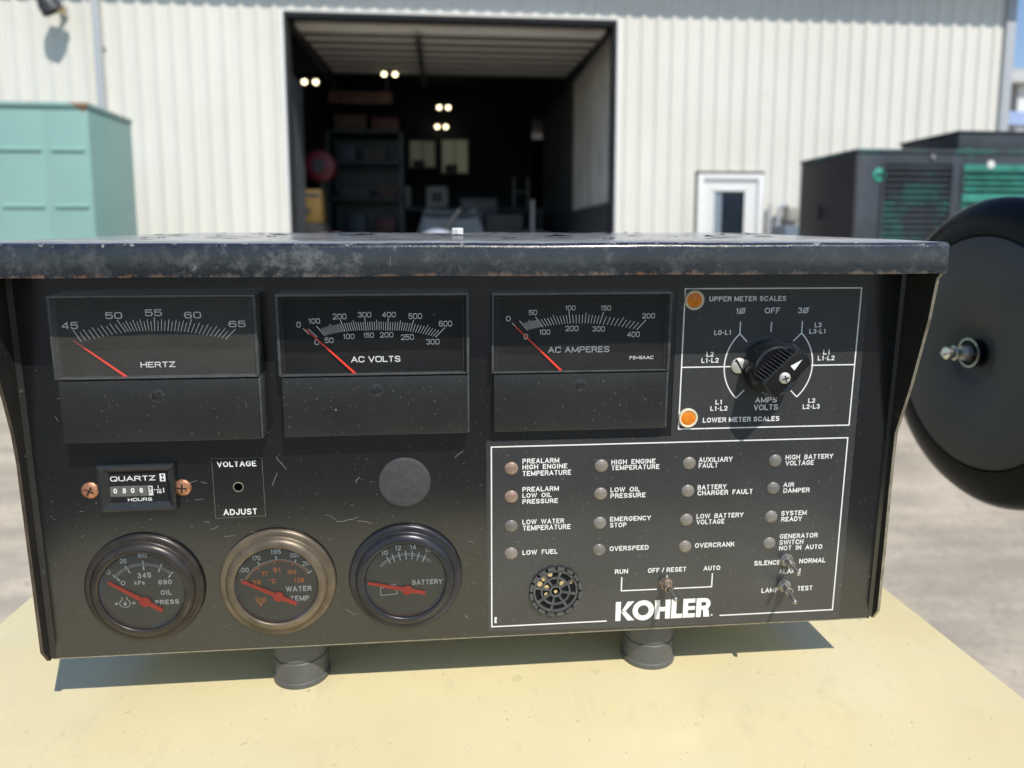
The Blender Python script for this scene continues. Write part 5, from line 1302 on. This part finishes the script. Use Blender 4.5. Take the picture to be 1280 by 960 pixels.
# ------------------------------------------------------------------ pipes and boxes by the service door
t_, B_ = room('gas_meter', 'pale gas meter with pipes on the wall right of the service door', 'gas meter', 4.5, 8.9, GZ)
BE = simple('beige meter case', (.38, .36, .30), .5); BG = simple('blue grey box', (.16, .20, .25), .5)
mb = B_(); mb.box(4.42, 4.70, 8.72, 8.92, .27, .45); mb.build('meter_case', BE, t_, bevel=.02)
mb = B_(); mb.tube([(4.36, 8.88, GZ), (4.36, 8.88, .42), (4.40, 8.88, .47), (4.48, 8.86, .48)], .028, 10); mb.build('pipe', M['trim_grey'], t_)
mb = B_(); mb.tube([(4.26, 8.93, GZ), (4.26, 8.93, .50)], .022, 10); mb.build('pipe', M['trim_grey'], t_)
mb = B_(); mb.box(4.30, 4.78, 8.55, 8.90, -.5, .21); mb.build('lower_box', BG, t_, bevel=.02)
mb = B_(); mb.box(4.33, 4.37, 8.6, 8.85, GZ, -.505); mb.box(4.71, 4.75, 8.6, 8.85, GZ, -.505); mb.build('legs', M['steel_dark'], t_)

# ------------------------------------------------------------------ teal cabinet on the left
def teal_mat():
    m, n, l, b = new_mat('pale teal enamel'); tc = n.new('ShaderNodeTexCoord'); sp = n.new('ShaderNodeSeparateXYZ'); l.new(tc.outputs['Object'], sp.inputs[0])
    base = ramp(n, l, noise(n, l, 1.4, 5), [(.3, (.222, .385, .350)), (.7, (.262, .43, .392))])
    top_ = mth(n, l, 'DIVIDE', mth(n, l, 'SUBTRACT', sp.outputs['Z'], 2.42), .12, True)
    dr_ = mth(n, l, 'GREATER_THAN', mth(n, l, 'ADD', mth(n, l, 'MULTIPLY', top_, .24), noise(n, l, 7, 4, .5, stretch=(1, 1, .3))), .80)
    c = mix(n, l, mth(n, l, 'MULTIPLY', dr_, .8), base, (.30, .13, .06)); l.new(c, b.inputs['Base Color']); b.inputs['Roughness'].default_value = .42
    return m
M['teal'] = teal_mat()
tl = thing('teal_enclosure', 'pale teal steel equipment enclosure with rust drips along its top', 'enclosure', loc=(-4.9, 6.7, GZ))
def TB(): return MB(lambda x, y, z: (x+4.9, y-6.7, z-GZ))
mb = TB(); mb.box(-6.8, -3.068, 6.262, 7.12, GZ+.12, 1.155); mb.build('body', M['teal'], tl, bevel=.006)
mb = TB(); mb.box(-6.81, -3.056, 6.236, 7.13, 1.1555, 1.190); mb.build('roof_cap', M['teal'], tl, bevel=.006)
mb = TB(); mb.box(-6.75, -3.11, 6.31, 7.07, GZ, GZ+.1195); mb.build('plinth', M['steel_dark'], tl)
for x0_, x1_ in ((-6.0, -5.30), (-5.28, -4.58), (-4.56, -3.865), (-3.855, -3.435), (-3.425, -3.078)):
    mb = TB(); mb.box(x0_, x1_, 6.2585, 6.2615, GZ+.2, 1.13); dp = mb.build('door_panel', M['teal'], tl, bevel=.002)
    for z_ in (.787, .308, -.17, -.65):
        mb = TB(); mb.prism([(6.2580, z_-.004), (6.240, z_), (6.240, z_+.010), (6.2580, z_+.026)], x0_+.045, x1_-.03, order=(1, 2, 0)); mb.build('louvre', M['teal'], dp)
mb = TB(); mb.lathe((-3.46, 6.255, -.3), [(.03, 0), (.03, -.015), (0, -.02)], 18, axis=1); mb.build('latch', M['nut_metal'], tl)

# ------------------------------------------------------------------ dark generator on the right
def genset_mat(name, amt):
    m, n, l, b = new_mat(name)
    base = ramp(n, l, noise(n, l, 2, 6), [(.3, (.028, .034, .042)), (.7, (.06, .068, .08))])
    w = ramp(n, l, noise(n, l, 5, 5, .6), [(amt-.05, 0.0), (amt+.05, .75)])
    c = mix(n, l, w, base, (.035, .15, .125)); 
    c = mix(n, l, mth(n, l, 'MULTIPLY', speck_mask(n, l, 14, .74), .5), c, (.3, .36, .36))
    l.new(c, b.inputs['Base Color']); b.inputs['Roughness'].default_value = .45
    return m
M['gen'] = genset_mat('dark faded enclosure paint', .68); M['gen_teal'] = genset_mat('dark paint worn through to teal', .52)
M['gen_green'] = simple('worn teal green paint', (.038, .23, .18), .5, var=.4, scale=6)
M['gen_side'] = simple('dark brown grey side paint', (.030, .027, .032), .5, var=.2, scale=3)
gn = thing('generator_enclosure', 'dark louvred generator enclosure with faded teal patches on the right', 'generator', loc=(5.2, 5.5, GZ))
def NB(): return MB(lambda x, y, z: (x-5.2, y-5.5, z-GZ))
GX0, GX1, GY0, GY1, GT = 3.115, 7.6, 5.0, 5.86, .705
mb = NB(); mb.box(GX0+.02, GX1, GY0+.03, GY1, GZ+.22, GT-.02); mb.build('inner_body', M['steel_dark'], gn)
mb = NB(); mb.box(GX0, GX0+.0195, GY0, GY1, GZ+.22, GT-.02); mb.build('end_panel', M['gen_side'], gn, bevel=.003)
mb = NB(); mb.box(GX0-.01, GX1, GY0-.012, GY1+.01, GT-.0195, GT+.006); mb.build('roof', M['gen_teal'], gn, bevel=.004)
mb = NB(); mb.box(GX0+.05, GX1, GY0+.05, GY1-.05, GZ, GZ+.219); mb.build('skid_base', M['steel_dark'], gn)
wins = [(3.345, 3.90, -.50, .60), (4.00, 4.78, -.10, .575), (4.95, 5.73, -.10, .575)]
edges = [GX0+.02]+[e for w_ in wins for e in w_[:2]]+[GX1]
for i in range(0, len(edges), 2):
    mb = NB(); mb.box(edges[i], edges[i+1], GY0, GY0+.029, GZ+.22, GT-.02); mb.build('front_panel', M['gen'], gn, bevel=.003)
for x0_, x1_, z0_, z1_ in wins:
    mb = NB(); mb.box(x0_+.001, x1_-.001, GY0, GY0+.029, z1_, GT-.02); mb.box(x0_+.001, x1_-.001, GY0, GY0+.029, GZ+.22, z0_); mb.build('front_panel', M['gen'], gn)
for wi, (x0_, x1_, z0_, z1_) in enumerate(wins):
    z_ = z1_-.002; k = 0
    while z_ > z0_+.03:
        mb = NB(); mb.prism([(GY0+.028, z_), (GY0-.012, z_-.030), (GY0-.012, z_-.034), (GY0+.028, z_-.006)], x0_+.004, x1_-.004, order=(1, 2, 0))
        mt = M['gen_teal'] if wi == 0 else M['gen_green'] if (k % 3 or wi == 1) else M['gen_teal']
        mb.build('louvre', mt, gn); z_ -= .0455; k += 1
    for xf in (x0_-.018, x1_-.002):
        mb = NB(); mb.box(xf, xf+.02, GY0-.010, GY0-.0005, z0_, z1_); mb.build('louvre_frame', M['gen'] if wi == 0 else M['gen_teal'], gn)
mb = NB(); mb.box(3.99, 4.80, GY0-.014, GY0-.0105, .555, .600); mb.build('worn_strip', M['gen_green'], gn); mb = NB(); mb.box(3.99, 4.80, GY0-.018, GY0-.0145, .31, .36); mb.build('worn_strip', M['gen_green'], gn)
# round badge with three bars
mb = NB(); mb.lathe((3.305, GY0-.001, .515), [(.052, 0), (.052, -.006), (.045, -.009), (0, -.009)], 32, axis=1, closed=False); bg = mb.build('badge', simple('bright green badge', (.04, .33, .24), .4), gn)
for z_ in (.500, .512, .524):
    mb = NB(); mb.box(3.275, 3.335, GY0-.0135, GY0-.0102, z_, z_+.006); mb.build('badge_bar', M['gen'], bg)
mb = NB(); mb.lathe((4.21, GY0-.001, .60), [(.03, 0), (.03, -.015), (0, -.02)], 20, axis=1, closed=False); mb.build('latch', M['white_plastic'], gn)
mb = NB(); mb.lathe((3.73, GY0-.001, .652), [(.016, 0), (.016, -.015), (0, -.02)], 14, axis=1, closed=False); mb.build('latch', M['nut_metal'], gn)
mb = NB(); mb.box(GX0-.02, GX0-.0005, 5.5, 5.56, .20, .30); mb.build('latch', M['steel_dark'], gn)
mb = NB(); mb.box(3.95, 7.5, GY0+.012, 5.73, GT+.0065, .845); mb.build('exhaust_hood', M['gen'], gn, bevel=.006)
mb = NB(); mb.box(3.93, 7.52, GY0-.002, 5.745, .8455, .858); mb.build('hood_lid', M['gen'], gn, bevel=.003)

# ------------------------------------------------------------------ sliver of a neighbouring shed and tank beyond the corner
t_ = thing('storage_shed', 'distant open sided shed with pale rounded roof beyond the workshop corner', 'shed', loc=(16, 16, GZ))
def DB(): return MB(lambda x, y, z: (x-16, y-16, z-GZ))
mb = DB(); prof = [(14.0+4*(1-cos(pi*k/12))/2, 3.32+.55*sin(pi*k/12)) for k in range(13)]
mb.prism([(a, b_) for a, b_ in prof]+[(18.0, 3.28), (14.0, 3.28)], 11.2, 24, order=(1, 2, 0)); mb.build('roof', simple('weathered pale roof', (.40, .40, .38), .6), t_, smooth=60)
mb = DB(); mb.box(11.3, 23.9, 17.6, 17.8, GZ, 3.279); mb.build('rear_wall', M['dark_wall'], t_)
mb = DB(); mb.box(11.3, 11.5, 14.2, 17.59, 2.85, 3.279); mb.build('side_panel', M['dark_wall'], t_)
mb = DB(); mb.box(11.5, 23.9, 14.12, 14.2, 2.45, 2.72); mb.build('valance', simple('pale blue sheet', (.35, .45, .70), .5), t_)
for x_ in (12.03, 15.5, 19, 23.5): mb = DB(); mb.box(x_, x_+.22, 14.2, 14.42, GZ, 3.279); mb.build('post', M['trim_white'], t_)
for x_ in (11.62,): mb = DB(); mb.box(x_, x_+.2, 14.6, 16.5, GZ, 2.4); mb.build('side_wall', M['dark_wall'], t_)
# low tree line far behind the yard, seen only in reflections and beside the building
